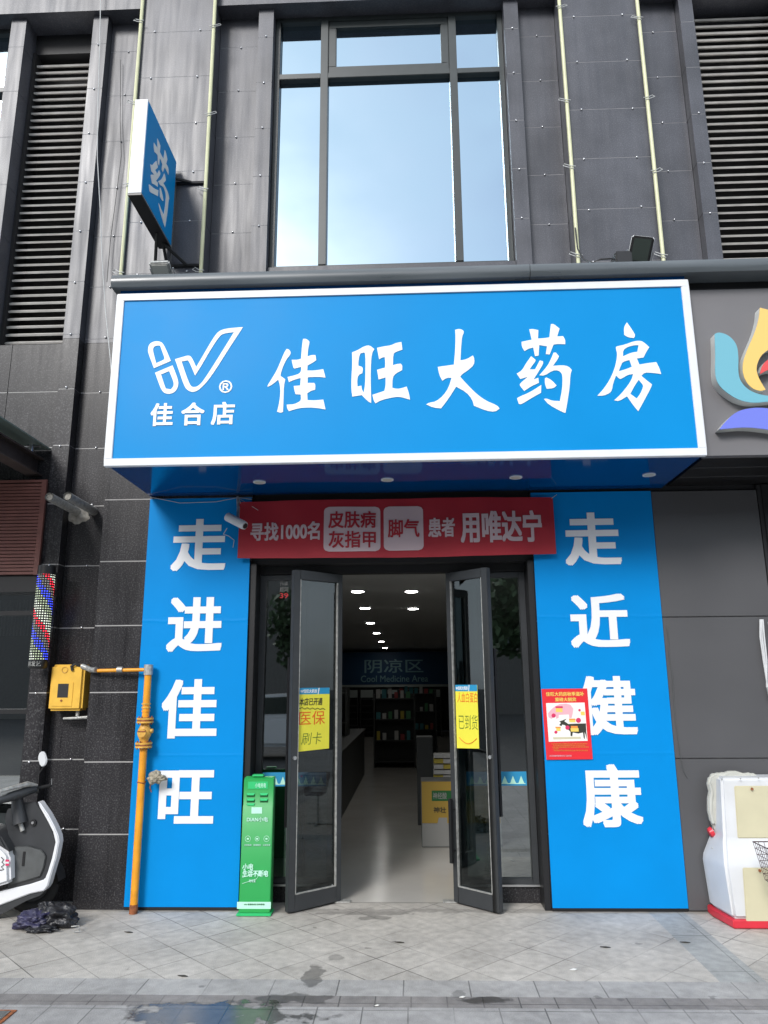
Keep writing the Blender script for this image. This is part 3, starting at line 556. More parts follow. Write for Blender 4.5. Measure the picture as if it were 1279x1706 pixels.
# ================================================================== ENTRANCE
en = thing('shop_entrance', (-.15, .2, 0), 'dark grey framed glass shop entrance with both narrow doors swung outward', 'entrance')
OX0, OX1, FY = -1.243, .943, .2; DX0, DX1 = -.60, .335
f = MB()
box('jamb', BLACK, en, OX0, OX0+.045, .003, .25, .002, 2.468, .003); box('jamb', BLACK, en, OX1-.045, OX1, .003, .25, .002, 2.468, .003)
f = MB(); f.box(OX0+.045, OX1-.045, .17, .25, 2.405, 2.468); f.box(OX0+.045, DX0-.41, .17, .24, .06, 2.405) if False else None
f.build('head', BLACK, en)
for a, b, s_ in ((OX0+.045, DX0, -1), (DX1, OX1-.045, 1)):
    fx = MB(); fx.box(a, a+.05, .175, .235, .16, 2.40); fx.box(b-.05, b, .175, .235, .16, 2.40); fx.box(a+.05, b-.05, .175, .235, .13, .165); fx.box(a+.05, b-.05, .175, .235, 2.36, 2.40); fx.box(a, a+.05, .175, .235, .13, .16); fx.box(b-.05, b, .175, .235, .13, .16)
    sf = fx.build('side_frame', ALU, en, bevel=.003); MB().quad((a+.05, .205, .165), (b-.05, .205, .165), (b-.05, .205, 2.36), (a+.05, .205, 2.36)).build('pane', GLASSS, sf)
    box('sill', STEEL, en, a, b, .165, .24, .115, .128); box('plinth', GRAN, en, a, b, .19, .26, .003, .113)
for a, b in ((OX0+.10, DX0-.06), (DX1+.06, OX1-.10)):           # blue safety decals on the side glass
    dc = box('blue_decal', HEAD, en, a, b, .2035, .2042, .80, .90); n_ = int((b-a)/.06); w4 = (b-a-.02)/n_; P = [(a+.01, .812), (b-.01, .812), (b-.01, .818)]
    for i in reversed(range(n_)): x = a+.01+i*w4; P += [(x+w4*.85, .818), (x+w4*.5, .87), (x+w4*.15, .818)]
    P.append((a+.01, .818)); MB().prism([(x, .2030, z) for x, z in P], (0, .0003, 0)).build('decal_pattern', MINT, dc)
for tx, zt4, m4 in (('伟康', 967, PROMW), ('局同', 978, PROMW), ('39', 988, PAPR)): q4 = wbox(466, zt4, 480, zt4+8.5, .203); lettering(tx, fr(.2030), q4[0], q4[1], q4[2], q4[3], m4, en, 'lettering', .01, .0005)
def door(hx, hy, nx, ny, lbl, hnd, inner):
    h, n = V((hx, hy, 0)), V((nx, ny, 0)); L = (n-h).length; U = (n-h)/L; 
    if U.x < 0: O, U_ = n, -U
    else: O, U_ = h, U
    F = (O, U_, V((0, 0, 1))); nrm = U_.cross(V((0, 0, 1)))
    M = Matrix(((U_.x, -nrm.x, 0, O.x), (U_.y, -nrm.y, 0, O.y), (0, 0, 1, 0), (0, 0, 0, 1)))   # local x along leaf, y inwards, z up
    near0 = (O == n); sn, sfar = .055, .045; a, b = (sn, sfar) if near0 else (sfar, sn)
    fm = MB(); z0, z1 = .012, 2.40; T = .022
    fm.box(0, a, -T, T, z0, z1, M); fm.box(L-b, L, -T, T, z0, z1, M); fm.box(a, L-b, -T, T, z0, z0+.105, M); fm.box(a, L-b, -T, T, z1-.07, z1, M)
    d = fm.build('door', ALU, en, bevel=.003); d['label'] = lbl
    fm = MB().box(a, L-b, -.003, .003, z0+.10, z1-.065, M); fm.build('pane', GLASS, d)
    bd = MB(); w_ = .006
    bd.box(a, a+w_, -T-.001, -.004, z0+.105, z1-.07, M); bd.box(L-b-w_, L-b, -T-.001, -.004, z0+.105, z1-.07, M); bd.box(a, L-b, -T-.001, -.004, z0+.105, z0+.111, M); bd.build('glazing_bead', ZINC, d)
    xh = a*.5 if near0 else L-b*.5
    for side, z_0, z_1, xx in hnd:
        y = side*.065; hb = MB(); x_ = xx if xx is not None else xh
        hb.box(x_-.012, x_+.012, y-.012, y+.012, z_0, z_1, M)
        for zz in (z_0+.18*(z_1-z_0), z_1-.18*(z_1-z_0)): hb.tube([M @ V((x_, side*T, zz)), M @ V((x_, y, zz))], .009, 8)
        hb.build('handle', BLACK, d)
    lk = MB(); lk.tube([M @ V((xh, -T, 1.03)), M @ V((xh, -T-.012, 1.03))], .014, 10); lk.build('lock', STEEL, d)
    return F, M, L, a, b, d
FL = door(-.556, .212, -.895, -.09, 'left glass door leaf swung outward', [(1, .55, 1.75, None)], None)
FRr = door(.29, .20, .588, -.085, 'right glass door leaf swung outward', [(1, .62, 1.80, None), (-1, .28, .72, .03)], None)
for a, b in ((558, 584), (738, 778)):
    p, q = PZ(a, 1503), PZ(b, 1503); box('floor_spring', ZINC, en, p.x, q.x, p.y-.03, p.y+.03, .003, .012)
# yellow notices behind the door glass
def notice(D, zc0, zc1, u0, u1, lbl, lines, header=True):
    F, M, L, a, b, d = D; sp_ = L-a-b; x0 = a+sp_*u0; x1 = a+sp_*u1; nr = F[1].cross(F[2]); G = (F[0]+nr*.0045, F[1], F[2])
    t = thing('paper_notice', tuple(onframe(G, (x0+x1)/2, zc0)), lbl, 'notice'); 
    outline([[(x0, zc0), (x1, zc0+.008), (x1+.001, zc1), (x0, zc1)]], G, NOTE, t, 'sheet', th=.001)
    h = (zc1-zc0); outline([[(x0, zc1-h*.10), (x1, zc1-h*.10), (x1, zc1+.001), (x0, zc1+.001)]], G, HEAD, t, 'header', th=.0016)
    lettering('W佳旺大药房', G, x0+.02*sp_, x0+(x1-x0)*.58, zc1-h*.08, zc1-h*.02, WHITE, t, 'header_lettering', .02, .0022)
    outline([[(x0+(x1-x0)*.6, zc1-h*.1), (x0+(x1-x0)*.63, zc1-h*.1), (x0+(x1-x0)*.66, zc1), (x0+(x1-x0)*.63, zc1)]], G, WHITE, t, 'header_slash', th=.0022)
    for body, l, r, lo, hi, m, sh, bo in lines:
        lettering(body, G, x0+(x1-x0)*l, x0+(x1-x0)*r, zc0+h*lo, zc0+h*hi, m, t, 'handwriting', bo, .002, sh)
    return t, G, x0, x1, h
zt_, zb_ = PY(525, 1146, .06).z, PY(525, 1250, .06).z
t, G, a_, b_2, h_ = notice(FL, zb_, zt_, .05, .82, 'yellow handwritten notice on the left glass door, red middle line of text', [('本店已开通', .0, .76, .72, .84, INKB, .15, .012), ('医保', -.0, .85, .41, .63, INKR, .0, .0), ('刷卡', .08, .75, .10, .29, INKG, .15, -.008)])
zz = zb_+h_*.68; MB().tube([onframe(G, a_+(b_2-a_)*(.0+i*.085), zz+(.006 if i % 2 else -.004)-i*.0012, .003) for i in range(11)], .0022, 5).build('underline', INKB, t)
zt_, zb_ = PY(785, 1141, .06).z, PY(785, 1248, .06).z
t, G, a_, b_2, h_ = notice(FRr, zb_, zt_, .04, .72, 'yellow handwritten notice on the right glass door with a curved smile line', [('人血白蛋白', .08, 1.0, .72, .88, INKR, .1, .0), ('已到货', .12, .98, .30, .53, INKG, .05, -.006)])
MB().tube([onframe(G, a_+(b_2-a_)*(.12+i*.08), zb_+h_*(.17-.09*math.sin(math.pi*i/10)), .003) for i in range(11)], .0025, 5).build('smile_line', INKR, t)
# red banner over the doors
bx0, bx1, bz0, bz1 = wbox(397, 832, 924, 926, -.085); BY = -.085
def bw(p): return V((0, .010*math.sin(p.x*5.3+p.z*3)+.004*math.sin(p.x*17+p.z*9), 0))
bn = thing('red_banner', ((bx0+bx1)/2, BY, bz0), 'long dark red cloth banner with white Chinese text stretched above the doors', 'banner')
def bfn(u, v):
    x = bx0+(bx1-bx0)*u; z = bz0+(bz1-bz0)*v + (.012*(1-v)-.006*v)*math.sin(math.pi*u)*-1; p = V((x, BY, z)); return p+bw(p)
g = MB().grid(bfn, 90, 14); g.grid(lambda u, v: V(bfn(u, v))+V((0, .002, 0)), 90, 14); g.build('cloth', RED, bn, 'all')
FBn = fr(BY-.005)
def btext(body, l, t_, r, b, m=PINK, bold=.03, **k): x0, x1, z0, z1 = wbox(l, t_, r, b, BY); lettering(body, FBn, x0, x1, z0, z1, m, bn, 'lettering', bold, .001, warp=bw, **k)
btext('寻找1000名', 417, 870, 533, 900.5); btext('患者', 713, 863, 757.5, 895); btext('用唯达宁', 766.7, 851, 902.5, 904, bold=.035)
def rbox(l, t_, r, b):
    x0, x1, z0, z1 = wbox(l, t_, r, b, BY); rr = .04
    def f(u, v):
        z = z0+(z1-z0)*v; dz = max(0, rr-min(z-z0, z1-z)); dx = rr-math.sqrt(max(0, rr*rr-dz*dz)); x = x0+dx+(x1-x0-2*dx)*u; p = V((x, BY-.0045, z)); return p+bw(p)
    MB().grid(f, 30, 40).build('white_patch', PINK, bn, 'all')
rbox(539.5, 844.5, 633.5, 919); rbox(639, 843.5, 705, 917)
k2 = dict(lift=.0022)
btext('皮肤病', 547, 852, 626, 880, RED, .02, **k2); btext('灰指甲', 547.5, 885, 626, 913, RED, .02, **k2); btext('脚气', 646, 865, 698.5, 895, RED, .02, **k2)
MB().tube([(bx0+.01, BY, bz1-.01), (bx0-.02, -.03, bz1+.05)], .003, 5).tube([(bx1-.01, BY, bz1-.01), (bx1+.05, -.01, bz1+.04)], .003, 5).build('tie_cord', WIRE, bn)
# security camera
sc = thing('security_camera', tuple(PY(397, 845, -.06)), 'small white bullet security camera on a bracket at the left end of the banner', 'camera')
a, b = PY(379, 861, -.17), PY(408, 876, -.24); MB().tube([a, a.lerp(b, .9), b], [.034, .034, .03], 14).build('body', WPL, sc, True); MB().tube([b, b+(b-a)*.03], .022, 12).build('lens', BLACK, sc)
m_ = a.lerp(b, .55); MB().tube([m_+V((0, .02, .03)), PY(397, 846, -.08), PY(396, 828, -.02)], .012, 8).build('bracket', ZINC, sc)
MB().tube([PY(378, 880, -.15), PY(372, 890, -.05), PY(381, 893, -.03), PY(390, 900, -.03), PY(388, 912, -.03)], .003, 5).tube([PY(250, 828, -.03), PY(300, 838, -.04), PY(360, 836, -.04), PY(396, 829, -.03), PY(420, 832, -.03)], .0025, 5).tube([PY(396, 829, -.03), PY(430, 850, -.1)], .002, 5).build('cable', WIRE, sc)
# red poster
PT = (890, 1130, 10.66)
def P2(pts): return [(lambda p: (p.x, p.z))(PY(PT[0]+x/PT[2], PT[1]+y/PT[2], -.03)) for x, y in pts]
ps = thing('red_poster', tuple(PY(948, 1266, -.03)), 'small red poster with pink pig and black goat on the right blue panel', 'poster'); FP = fr(-.0295)
outline([P2([(125, 190), (935, 180), (1035, 1435), (215, 1445)])], FP, PAPR, ps, 'sheet', th=.001)
def pp(name, pts, m, th): return outline([P2(pts)], FP, m, ps, name, th=th)
pp('picture', [(205, 440), (890, 430), (945, 1110), (255, 1125)], PAPW, .0016)
def ptx(body, l, t_, r, b, m, bold=.02): q = P2([(l, (t_+b)/2), (r, (t_+b)/2), ((l+r)/2, b), ((l+r)/2, t_)]); lettering(body, FP, q[0][0], q[1][0], q[2][1], q[3][1], m, ps, 'lettering', bold, .002)
ptx('佳旺大药房秋季滋补', 205, 240, 880, 315, PAPY); ptx('重磅大酬宾', 365, 340, 740, 410, PAPY)
pp('pig', [(250, 690), (240, 620), (290, 560), (360, 500), (440, 460), (560, 450), (640, 470), (690, 540), (680, 620), (660, 700), (620, 710), (610, 640), (430, 650), (430, 700), (390, 720), (380, 670), (300, 720)], PAPK, .002)
pp('goat', [(440, 830), (470, 790), (440, 765), (500, 745), (570, 715), (530, 760), (600, 810), (700, 805), (900, 800), (915, 800), (915, 840), (920, 950), (935, 1090), (915, 1020), (890, 950), (895, 1080), (875, 1060), (860, 960), (780, 980), (680, 960), (670, 1030), (640, 1020), (640, 950), (590, 900), (540, 830), (490, 820), (480, 850)], INKB, .0024)
for l, t_, r, b, m, tt in ((370, 495, 500, 530, PAPM, .0026), (375, 530, 495, 600, PAPY, .0026), (610, 715, 725, 740, PAPO, .0026), (615, 740, 725, 780, PAPY, .0026), (645, 845, 765, 885, PAPO, .003), (640, 885, 780, 945, PAPY, .003), (820, 590, 890, 655, PAPY, .0026), (370, 860, 465, 885, PAPO, .0026), (385, 885, 460, 935, PAPY, .0026)): pp('price_tag', [(l, t_), (r, t_), (r+5, b), (l+5, b)], m, tt)
for x, y, r in ((340, 660, 38), (585, 875, 38), (780, 745, 45), (380, 955, 28), (800, 565, 22)): pp('red_dot', [(x+r*math.cos(k*.5236), y+r*math.sin(k*.5236)) for k in range(12)], PAPM, .0032)
for i, (l, r) in enumerate(((290, 940), (320, 905), (300, 965), (320, 430), (330, 950))): y = 1150+i*30; ptx('凡活动期间到店购满即送礼品多买多送先到先得送完即止'[:max(5, int((r-l)/28))], l+10, y, r, y+22, PAPO, .01)
ptx('本活动最终解释权归门店所有', 265, 1360, 660, 1390, PAPK, .01)
pp('caption_strip', [(330, 1045), (820, 1035), (825, 1075), (335, 1085)], CREAMP, .002)
# ================================================================== GREEN POWER BANK KIOSK
gk = thing('power_bank_stand', (-1.115, -.08, 0), 'slim green phone charger rental stand against the left door jamb', 'charging stand')
gx0, gx1 = -1.222, -1.005
MB().box(gx0-.01, gx1+.012, -.150, -.012+.0, .003, .016).build('base_tray', GREENL, gk, bevel=.003)
pr = [( -.118, .016), (-.095, .70), (-.085, .715), (-.085, .885), (-.07, .895), (-.012, .90), (-.012, .016)]
MB().prism([(gx0, y, z) for y, z in pr], (gx1-gx0, 0, 0)).build('body', GREEN, gk, bevel=.004)
box('scoop_lip', GREENL, gk, -1.165, -1.085, -.075, -.02, .902, .915, .003)
FG = (V((0, -.0965, 0)), V((1, 0, 0)), V((0, .0335, 1)).normalized()); 
def gl(px, py): p = PY(px, py, -.10); return p.x, p.z
GF = fr(-.1015)
def Yf(z): return -.1185+(z-.016)*.0336   # front face depth
def gtxt(body, l, t_, r, b, m, bold=.01, shear=0.): 
    x0, x1, z0, z1 = wbox(l, t_, r, b, -.105); lettering(body, fr(Yf((z0+z1)/2)-.003), x0, x1, z0, z1, m, gk, 'lettering', bold, .001, shear)
def gbox(name, l, t_, r, b, m, th=.002, Yo=None):
    x0, x1, z0, z1 = wbox(l, t_, r, b, -.105 if Yo is None else Yo); y = (Yf((z0+z1)/2) if Yo is None else Yo)-.0005; return box(name, m, gk, x0, x1, y-th, y+.003, z0, z1)
gbox('screen', 413, 1302, 446, 1314, GREENL, .002, -.086); gtxt_ = wbox(425, 1304, 443, 1312, -.086)
lettering('小电充电', fr(-.0885), gtxt_[0], gtxt_[1], gtxt_[2], gtxt_[3], MINT, gk, 'lettering', .01, .001)
for l in (411, 433):
    for t_ in (1321, 1330, 1338):
        if l == 433 and t_ == 1338: continue
        x0, x1, z0, z1 = wbox(l, t_, l+13.5, t_+6.5, -.086); box('slot', GREEND, gk, x0, x1, -.0875, -.083, z0, z1); MB().prism([(x0, -.088, z1), (x1, -.088, z1), (x1-.006, -.098, z1-.012), (x0+.006, -.098, z1-.012)], (0, .003, -.004)).build('power_bank', GREENL, gk)
gbox('label_plate', 418.5, 1345, 436, 1355.5, MINT); gtxt('DIAN小电', 411, 1361, 446, 1369, MINT, .02)
for x in (413, 428.5, 444):
    p = gl(x, 1397); yy = Yf(p[1])-.002; rg = MB(); rr = .019 if x != 428.5 else .015
    rg.tube([(p[0]+rr*math.cos(k*math.pi/8), yy, p[1]+rr*math.sin(k*math.pi/8)) for k in range(17)], .0015, 4, False).box(p[0]-.007, p[0]+.007, yy-.001, yy+.001, p[1]-.005, p[1]+.005); rg.build('icon', MINT, gk)
for x, s in ((413, '扫码租借'), (428.5, '随借随还'), (444, '立即充电')): gtxt(s, x-6, 1406, x+6, 1409, MINT)
gtxt('小电', 404, 1438, 422, 1449, MINT, .03, .12); gtxt('生活不断电', 404, 1449, 447, 1460, MINT, .035, .12)
p = gl(404, 1471); q = gl(428, 1463); MB().tube([(p[0], Yf(p[1])-.002, p[1]), (q[0], Yf(q[1])-.002, q[1]+.0), (q[0]+.01, Yf(q[1])-.002, q[1]+.018), (q[0], Yf(q[1])-.002, q[1]+.034), (p[0], Yf(p[1])-.002, p[1]+.04)], .0018, 4).build('swoosh', MINT, gk); gtxt('充电宝', 415, 1464, 426, 1469, MINT, .02)
gbox('bottom_label', 395.5, 1501.5, 451.5, 1513, MINT, .001); gtxt('400 客服热线 扫码即用', 407, 1504, 441, 1507, GREEND, 0)
# ================================================================== GAS PIPE, METER
gp = thing('gas_pipe', (-1.985, -.07, 0), 'yellow gas riser with valve and two rusty flanges in front of the left blue panel', 'gas pipe')
yP = -.085
def pz(px, py): return PY(px, py, yP)
A, B, C, D_ = pz(248, 1114), pz(242, 1195), pz(239, 1247), pz(221.5, 1516)
xm = (A.x+D_.x)/2; zz = lambda q: V((xm, yP, q.z))
MB().tube([V((xm, yP, 0.0)), zz(C)], .0265, 16).tube([zz(B), V((xm, yP, A.z-.03))], .0255, 16).tube([V((xm, yP, 1.36)), V((xm, yP, 1.37))], .03, 16).build('riser', PIPE, gp, True)
MB().tube([V((xm, yP, 0.001)), V((xm, yP, .06))], .0285, 12).build('rusty_foot', RUST, gp, True)
zf1, zf2 = pz(240, 1200).z, pz(240, 1241).z
for z in (zf1, zf2):
    MB().tube([(xm, yP, z+.006), (xm, yP, z+.018)], .060, 20).tube([(xm, yP, z-.018), (xm, yP, z-.006)], .060, 20).build('flange', PIPEC, gp, True); MB().tube([(xm, yP, z-.0055), (xm, yP, z+.0055)], .057, 20).build('gasket', RUST, gp)
    bt = MB()
    for k in range(6): a = k*math.pi/3+.3; bt.tube([(xm+.045*math.cos(a), yP+.045*math.sin(a), z-.03), (xm+.045*math.cos(a), yP+.045*math.sin(a), z+.03)], .006, 6)
    bt.build('bolt', RUST, gp)
zc = (zf1+zf2)/2; rs = [.03, .034, .046, .052, .046, .034, .03]
MB().tube([(xm, yP, zf2+.018+(zf1-zf2-.036)*i/6) for i in range(7)], rs, 18).tube([(xm, yP-.03, zc), (xm, yP-.062, zc)], .03, 14).tube([(xm+.03, yP, zc+.012), (xm+.062, yP, zc+.012)], .016, 10).build('valve', PIPEC, gp, True)
MB().box(xm-.03, xm+.03, yP-.066, yP-.062, zc+.008, zc+.016).build('valve_stem', RUST, gp)
for z in (pz(244, 1178).z, pz(244, 1172).z): MB().tube([(xm, yP, z-.008), (xm, yP, z+.004)], .032, 14).build('collar', PIPEC, gp, True)
MB().tube([(xm, yP, A.z-.045), (xm, yP, A.z+.03)], .033, 14).build('elbow', ZINC, gp, True)
hz = pz(200, 1116).z; hx = pz(160, 1116).x
MB().tube([(xm-.01, yP, hz), (hx, yP+.03, hz-.004)], .0135, 12).build('branch_pipe', PIPE, gp, True)
p = pz(199, 1114); MB().tube([(p.x-.02, yP+.01, hz+.002), (p.x+.02, yP+.01, hz+.002)], .022, 10).build('union', ZINC, gp, True)
mb = thing('gas_meter_box', (-2.65, .1, 1.36), 'square yellow gas meter box with small dark window on the granite', 'meter box')
mx0, mx1, mz0, mz1 = wbox(82, 1107, 138, 1184, .04)
MB().box(mx0, mx1, .04, .19, mz0, mz1).build('case', YEL, mb, bevel=.018, seg=3)
ix0, ix1, iz0, iz1 = wbox(87, 1137, 121, 1177, .038)
box('cover_plate', YEL, mb, ix0, ix1, .0355, .043, iz0, iz1, .002)
ix0, ix1, iz0, iz1 = wbox(96, 1139, 113.5, 1162, .034); box('window', mat('meter_window', (.05, .05, .05), .15), mb, ix0, ix1, .0335, .04, iz0, iz1)
p = PY(108, 1116, .038); MB().tube([(p.x+.022*math.cos(k*math.pi/8), .038, p.z+.022*math.sin(k*math.pi/8)) for k in range(17)], .003, 5, False).build('emblem', PIPEC, mb)
p = PY(102, 1167, .034); MB().tube([(p.x, .037, p.z), (p.x, .030, p.z)], .008, 8).build('lock', RUST, mb)
hs = MB().tube([PY(*q) for q in ((137, 1119, .10), (134, 1110, .05), (126, 1106, .03), (119, 1110, .03), (121, 1117, .035))], .012, 8); hs.build('black_hose', WIRED, mb, True)
cr_ = [PY(*q) for q in ((137, 1110, .02), (145, 1113, -.02), (152, 1116, -.04), (160, 1116, -.055))]
pts = []; rr = []
for i in range(30):
    t = i/29*3; k = min(int(t), 2); pts.append(cr_[k].lerp(cr_[k+1], t-k)); rr.append(.021 if i % 2 else .016)
MB().tube(pts, rr, 10).build('flexible_hose', ZINC, mb, True)
a, b = PY(131, 1166, .1), PY(129, 1192, .1); MB().tube([a.lerp(b, i/15) for i in range(16)], [.017 if i % 2 else .013 for i in range(16)], 10).tube([b, PY(131, 1196, .1), PY(146, 1195, .1)], .012, 8).tube([PY(106, 1197, .12), PY(131, 1196, .1)], .010, 8).build('lower_hose', ZINC, mb, True)
# rag tied on the pipe
def crumple(name, c, r, m, parent, seed, amp=.35, sub=4, freq=1.0, flat=None):
    from mathutils import noise as NZ
    bm = bmesh.new(); bmesh.ops.create_icosphere(bm, subdivisions=sub, radius=1)
    for v in bm.verts:
        d = v.co.normalized(); n = NZ.noise(d*2.2*freq+V((seed, 0, 0)))*amp + abs(NZ.noise(d*5*freq+V((0, seed, 0))))*-amp*.55 + NZ.noise(d*9*freq+V((0, 0, seed)))*amp*.12
        v.co = V((d.x*r[0], d.y*r[1], d.z*r[2]))*(1+n)+V(c)
        if flat is not None and v.co.z < flat: v.co.z = flat+random.uniform(0, .002)
    me = bpy.data.meshes.new(name); bm.to_mesh(me); bm.free(); o = link(name, me, parent, m)
    for p_ in me.polygons: p_.use_smooth = True
    return o
rg = thing('tied_rag', tuple(PY(262, 1300, -.1)), 'dirty beige rag knotted round the yellow gas pipe', 'rag')
p = PY(257, 1295, -.10); crumple('knot', p, (.055, .04, .045), RAG, rg, 3.1, .4, 5, .9); crumple('loose_end', PY(266, 1296, -.10), (.05, .03, .026), RAG, rg, 8.7, .45, 4, .9)
MB().tube([(xm+.029*math.cos(k*.5236), yP+.029*math.sin(k*.5236), p.z-.035+.004*math.sin(k)) for k in range(13)], .004, 5, False).tube([p+V((-.02, 0, -.02)), p+V((-.025, -.01, -.07)), p+V((-.015, 0, -.10))], .004, 5).build('cord', RUST, rg)
# cut pipe stubs with cement
for (a, b, lbl) in (((127, 827), (157, 852), 'upper right of two cut metal pipe stubs poking from the granite'), ((97, 836), (129, 853), 'lower left of two cut metal pipe stubs poking from the granite')):
    e = PY(*b, .2); s_ = thing('pipe_stub', tuple(e), lbl, 'pipe', 'cut pipe stubs above the meter box'); q = PY(*a, -.28)
    tip = V((e.x+.003, -.30, e.z+.004)); MB().tube([e, tip], .034, 16, False).tube([tip, e], .029, 16, False).build('pipe', ZINC, s_, True); MB().tube([tip+V((0, .012, 0)), tip+V((0, .02, 0))], .0295, 16).build('plug', CONC, s_)
p = PY(131, 859, .2); cm = crumple('cement_patch', (p.x, .205, p.z), (.10, .018, .075), CONC, None, 5.5, .25, 4); tag(cm, 'rough pale cement patch around the cut pipe stubs', 'cement patch')
# ================================================================== LED barber pole
lx, ly = -2.845, -.02; lz0, lz1 = PY(62, 1100, ly).z, PY(75, 958, ly).z
lp = thing('led_barber_pole', (lx, ly, lz0-.06), 'lit LED barber pole with red, white and blue dots on the left column', 'barber pole')
MB().tube([(lx, ly, lz0), (lx, ly, lz1)], .065, 28, False).build('tube', ledmat(lx, ly, lz0), lp, True)
MB().tube([(lx, ly, lz1), (lx, ly, lz1+.07)], .066, 24).build('top_cap', BLACK, lp, True); MB().tube([(lx, ly, lz0-.062), (lx, ly, lz0-.05), (lx, ly, lz0)], [.058, .067, .067], 24).build('bottom_cap', BLACK, lp, True)
def wr(p): a = (p.x-lx); return V((0, .068-math.sqrt(max(0, .068**2-a*a)), 0))
lettering('剪发艺', fr(ly-.0685), lx-.052, lx+.048, lz0-.045, lz0-.008, ZINC, lp, 'lettering', .01, .001, warp=wr)
MB().box(lx-.02, lx+.02, ly+.05, .099, lz0+.1, lz0+.14).box(lx-.02, lx+.02, ly+.05, .099, lz1-.14, lz1-.1).build('bracket', BLACK, lp)
# ================================================================== left neighbour front
ls = thing('left_shopfront', (-3.7, .2, 0), 'dark glazed shopfront with maroon slatted panel at the left edge', 'shopfront')
LX0, LX1 = -5.2, -2.962
bx_ = box('slat_board', MAROOND, ls, LX0, LX1+.01, .07, .14, 2.41, 3.17)
s_ = MB(); n = 27
for i in range(n): z = 2.415+i*.0278; s_.box(LX0, LX1-.03, .052, .069, z, z+.021)
s_.build('slats', MAROON, bx_); MB().box(LX1-.028, LX1+.012, .048, .069, 2.41, 3.17).box(LX0, LX1+.012, .048, .069, 3.1705, 3.19).build('trim', MAROON, bx_)
box('header', BLACK, ls, LX0, LX1, .08, .30, 2.28, 2.408); box('upper_band', mat('dull_grey_band', (.05, .05, .045), .6, noise=.3), ls, LX0, LX1, .16, .3, 3.2, 3.45)
wz0 = .35; gz = [wz0, PY(20, 1185, .2).z, PY(20, 1022, .2).z, 2.28]
for a, b in zip(gz[:-1], gz[1:]): MB().quad((LX0, .2, a+.0), (LX1-.03, .2, a), (LX1-.03, .2, b), (LX0, .2, b)).build('pane', GLASSD, ls)
f = MB(); f.box(LX1-.03, LX1, .16, .24, wz0, 2.28)
for z in gz[1:3]: f.box(LX0, LX1-.03, .17, .23, z-.018, z+.018)
f.build('window_frame', BLACK, ls); box('stall_riser', GRAN, ls, LX0, LX1, .16, .3, .002, wz0)
box('inside_wall', DARK, ls, LX0, LX1, 1.6, 1.65, 0.003, 3.1)
blinds = MB()
for i in range(22): x = -3.6+i*.028; blinds.box(x, x+.008, .30, .31, 1.95, 2.24)
blinds.build('blind', SLAT, ls)
gcn = thing('glass_canopy', (-3.6, -.6, 3.42), 'greenish glass canopy pane on a dark steel beam at the left edge', 'canopy')
z = PY(85, 750, .14).z; box('glass_plate', GLASSC, gcn, LX0, PY(85, 750, .14).x, -1.6, .14, z, z+.012)
bxm = -3.10
MB().box(bxm-.06, bxm+.06, -1.5, .15, 3.245, 3.26).box(bxm-.06, bxm+.06, -1.5, .15, 3.385, 3.40).box(bxm-.008, bxm+.008, -1.5, .15, 3.26, 3.385).build('steel_beam', mat('brown_steel', (.055, .042, .038), .6, noise=.3), gcn)
MB().tube([(bxm+.02, .0, 3.40), (bxm+.02, .0, z)], .02, 10).tube([(bxm-.05, .0, z-.012), (bxm+.09, .0, z-.012)], .012, 8).build('spider_fitting', STEEL, gcn, True)
# ================================================================== right neighbour recess
rn = thing('right_shopfront', (3.4, .3, 0), 'dark recessed front of the neighbouring shop at the right edge', 'shopfront')
box('side_wall', DARK, rn, 2.69, 2.72, -.02, .02, .003, 3.03); box('shutter', BLACK, rn, 2.72, 4.2, -.03, .018, 2.4, 3.03); box('door_panel', DARK, rn, 2.72, 4.2, -.01, .018, .003, 2.39)
# ================================================================== SCOOTER (rider side of the leg shield faces us)
st = thing('electric_scooter', (-2.95, -.35, 0), 'white electric scooter with black leg shield parked at the left edge', 'scooter')
def Q(px, py, Y): return PY(px, py, Y)
Ys = -.22
shield = [(40, 1336), (62, 1336), (73, 1352), (84, 1370), (92, 1390), (95, 1402), (90, 1425), (82, 1455), (76, 1466), (50, 1473), (14, 1482), (14, 1450), (18, 1425), (14, 1385), (9, 1362), (14, 1347), (24, 1345)]
P3 = [Q(x, y, Ys) for x, y in shield]; MB().prism(P3, (0, -.015, 0)).build('leg_shield', SCD, st, bevel=.006)
inner = [(24, 1410), (48, 1408), (70, 1415), (78, 1425), (74, 1445), (68, 1460), (40, 1468), (17, 1474), (17, 1440)]
MB().prism([Q(x, y, Ys-.016) for x, y in inner], (0, -.012, 0)).build('inner_panel', SCG, st, bevel=.008)
rim = [(62, 1335), (66, 1337), (80, 1357), (91, 1378), (97, 1393), (98, 1403), (93, 1430), (84, 1460), (80, 1475), (74, 1484), (50, 1489), (0, 1508), (-60, 1530), (-60, 1508), (0, 1485), (50, 1473), (74, 1465), (79, 1453), (86, 1430), (92, 1403), (88, 1386), (80, 1370), (66, 1345)]
MB().prism([Q(x, y, Ys-.03) for x, y in rim], (0, .075, 0)).build('white_trim', SCW, st, bevel=.008)
under = [(74, 1485), (66, 1492), (45, 1500), (0, 1524), (-60, 1545), (-60, 1531), (0, 1509), (50, 1490)]
MB().prism([Q(x, y, Ys-.02) for x, y in under], (0, .08, 0)).build('underside', SCD, st)
body = [(15, 1424), (8, 1415), (0, 1408), (-60, 1385), (-120, 1380), (-150, 1420), (-120, 1480), (-60, 1496), (0, 1476), (16, 1471)]
MB().prism([Q(x, y, Ys-.10) for x, y in body], (0, .22, 0)).build('body', SCW, st, bevel=.02, seg=3)
seat = [(16, 1421), (0, 1392), (-60, 1372), (-160, 1366), (-165, 1385), (-60, 1390), (-4, 1408)]
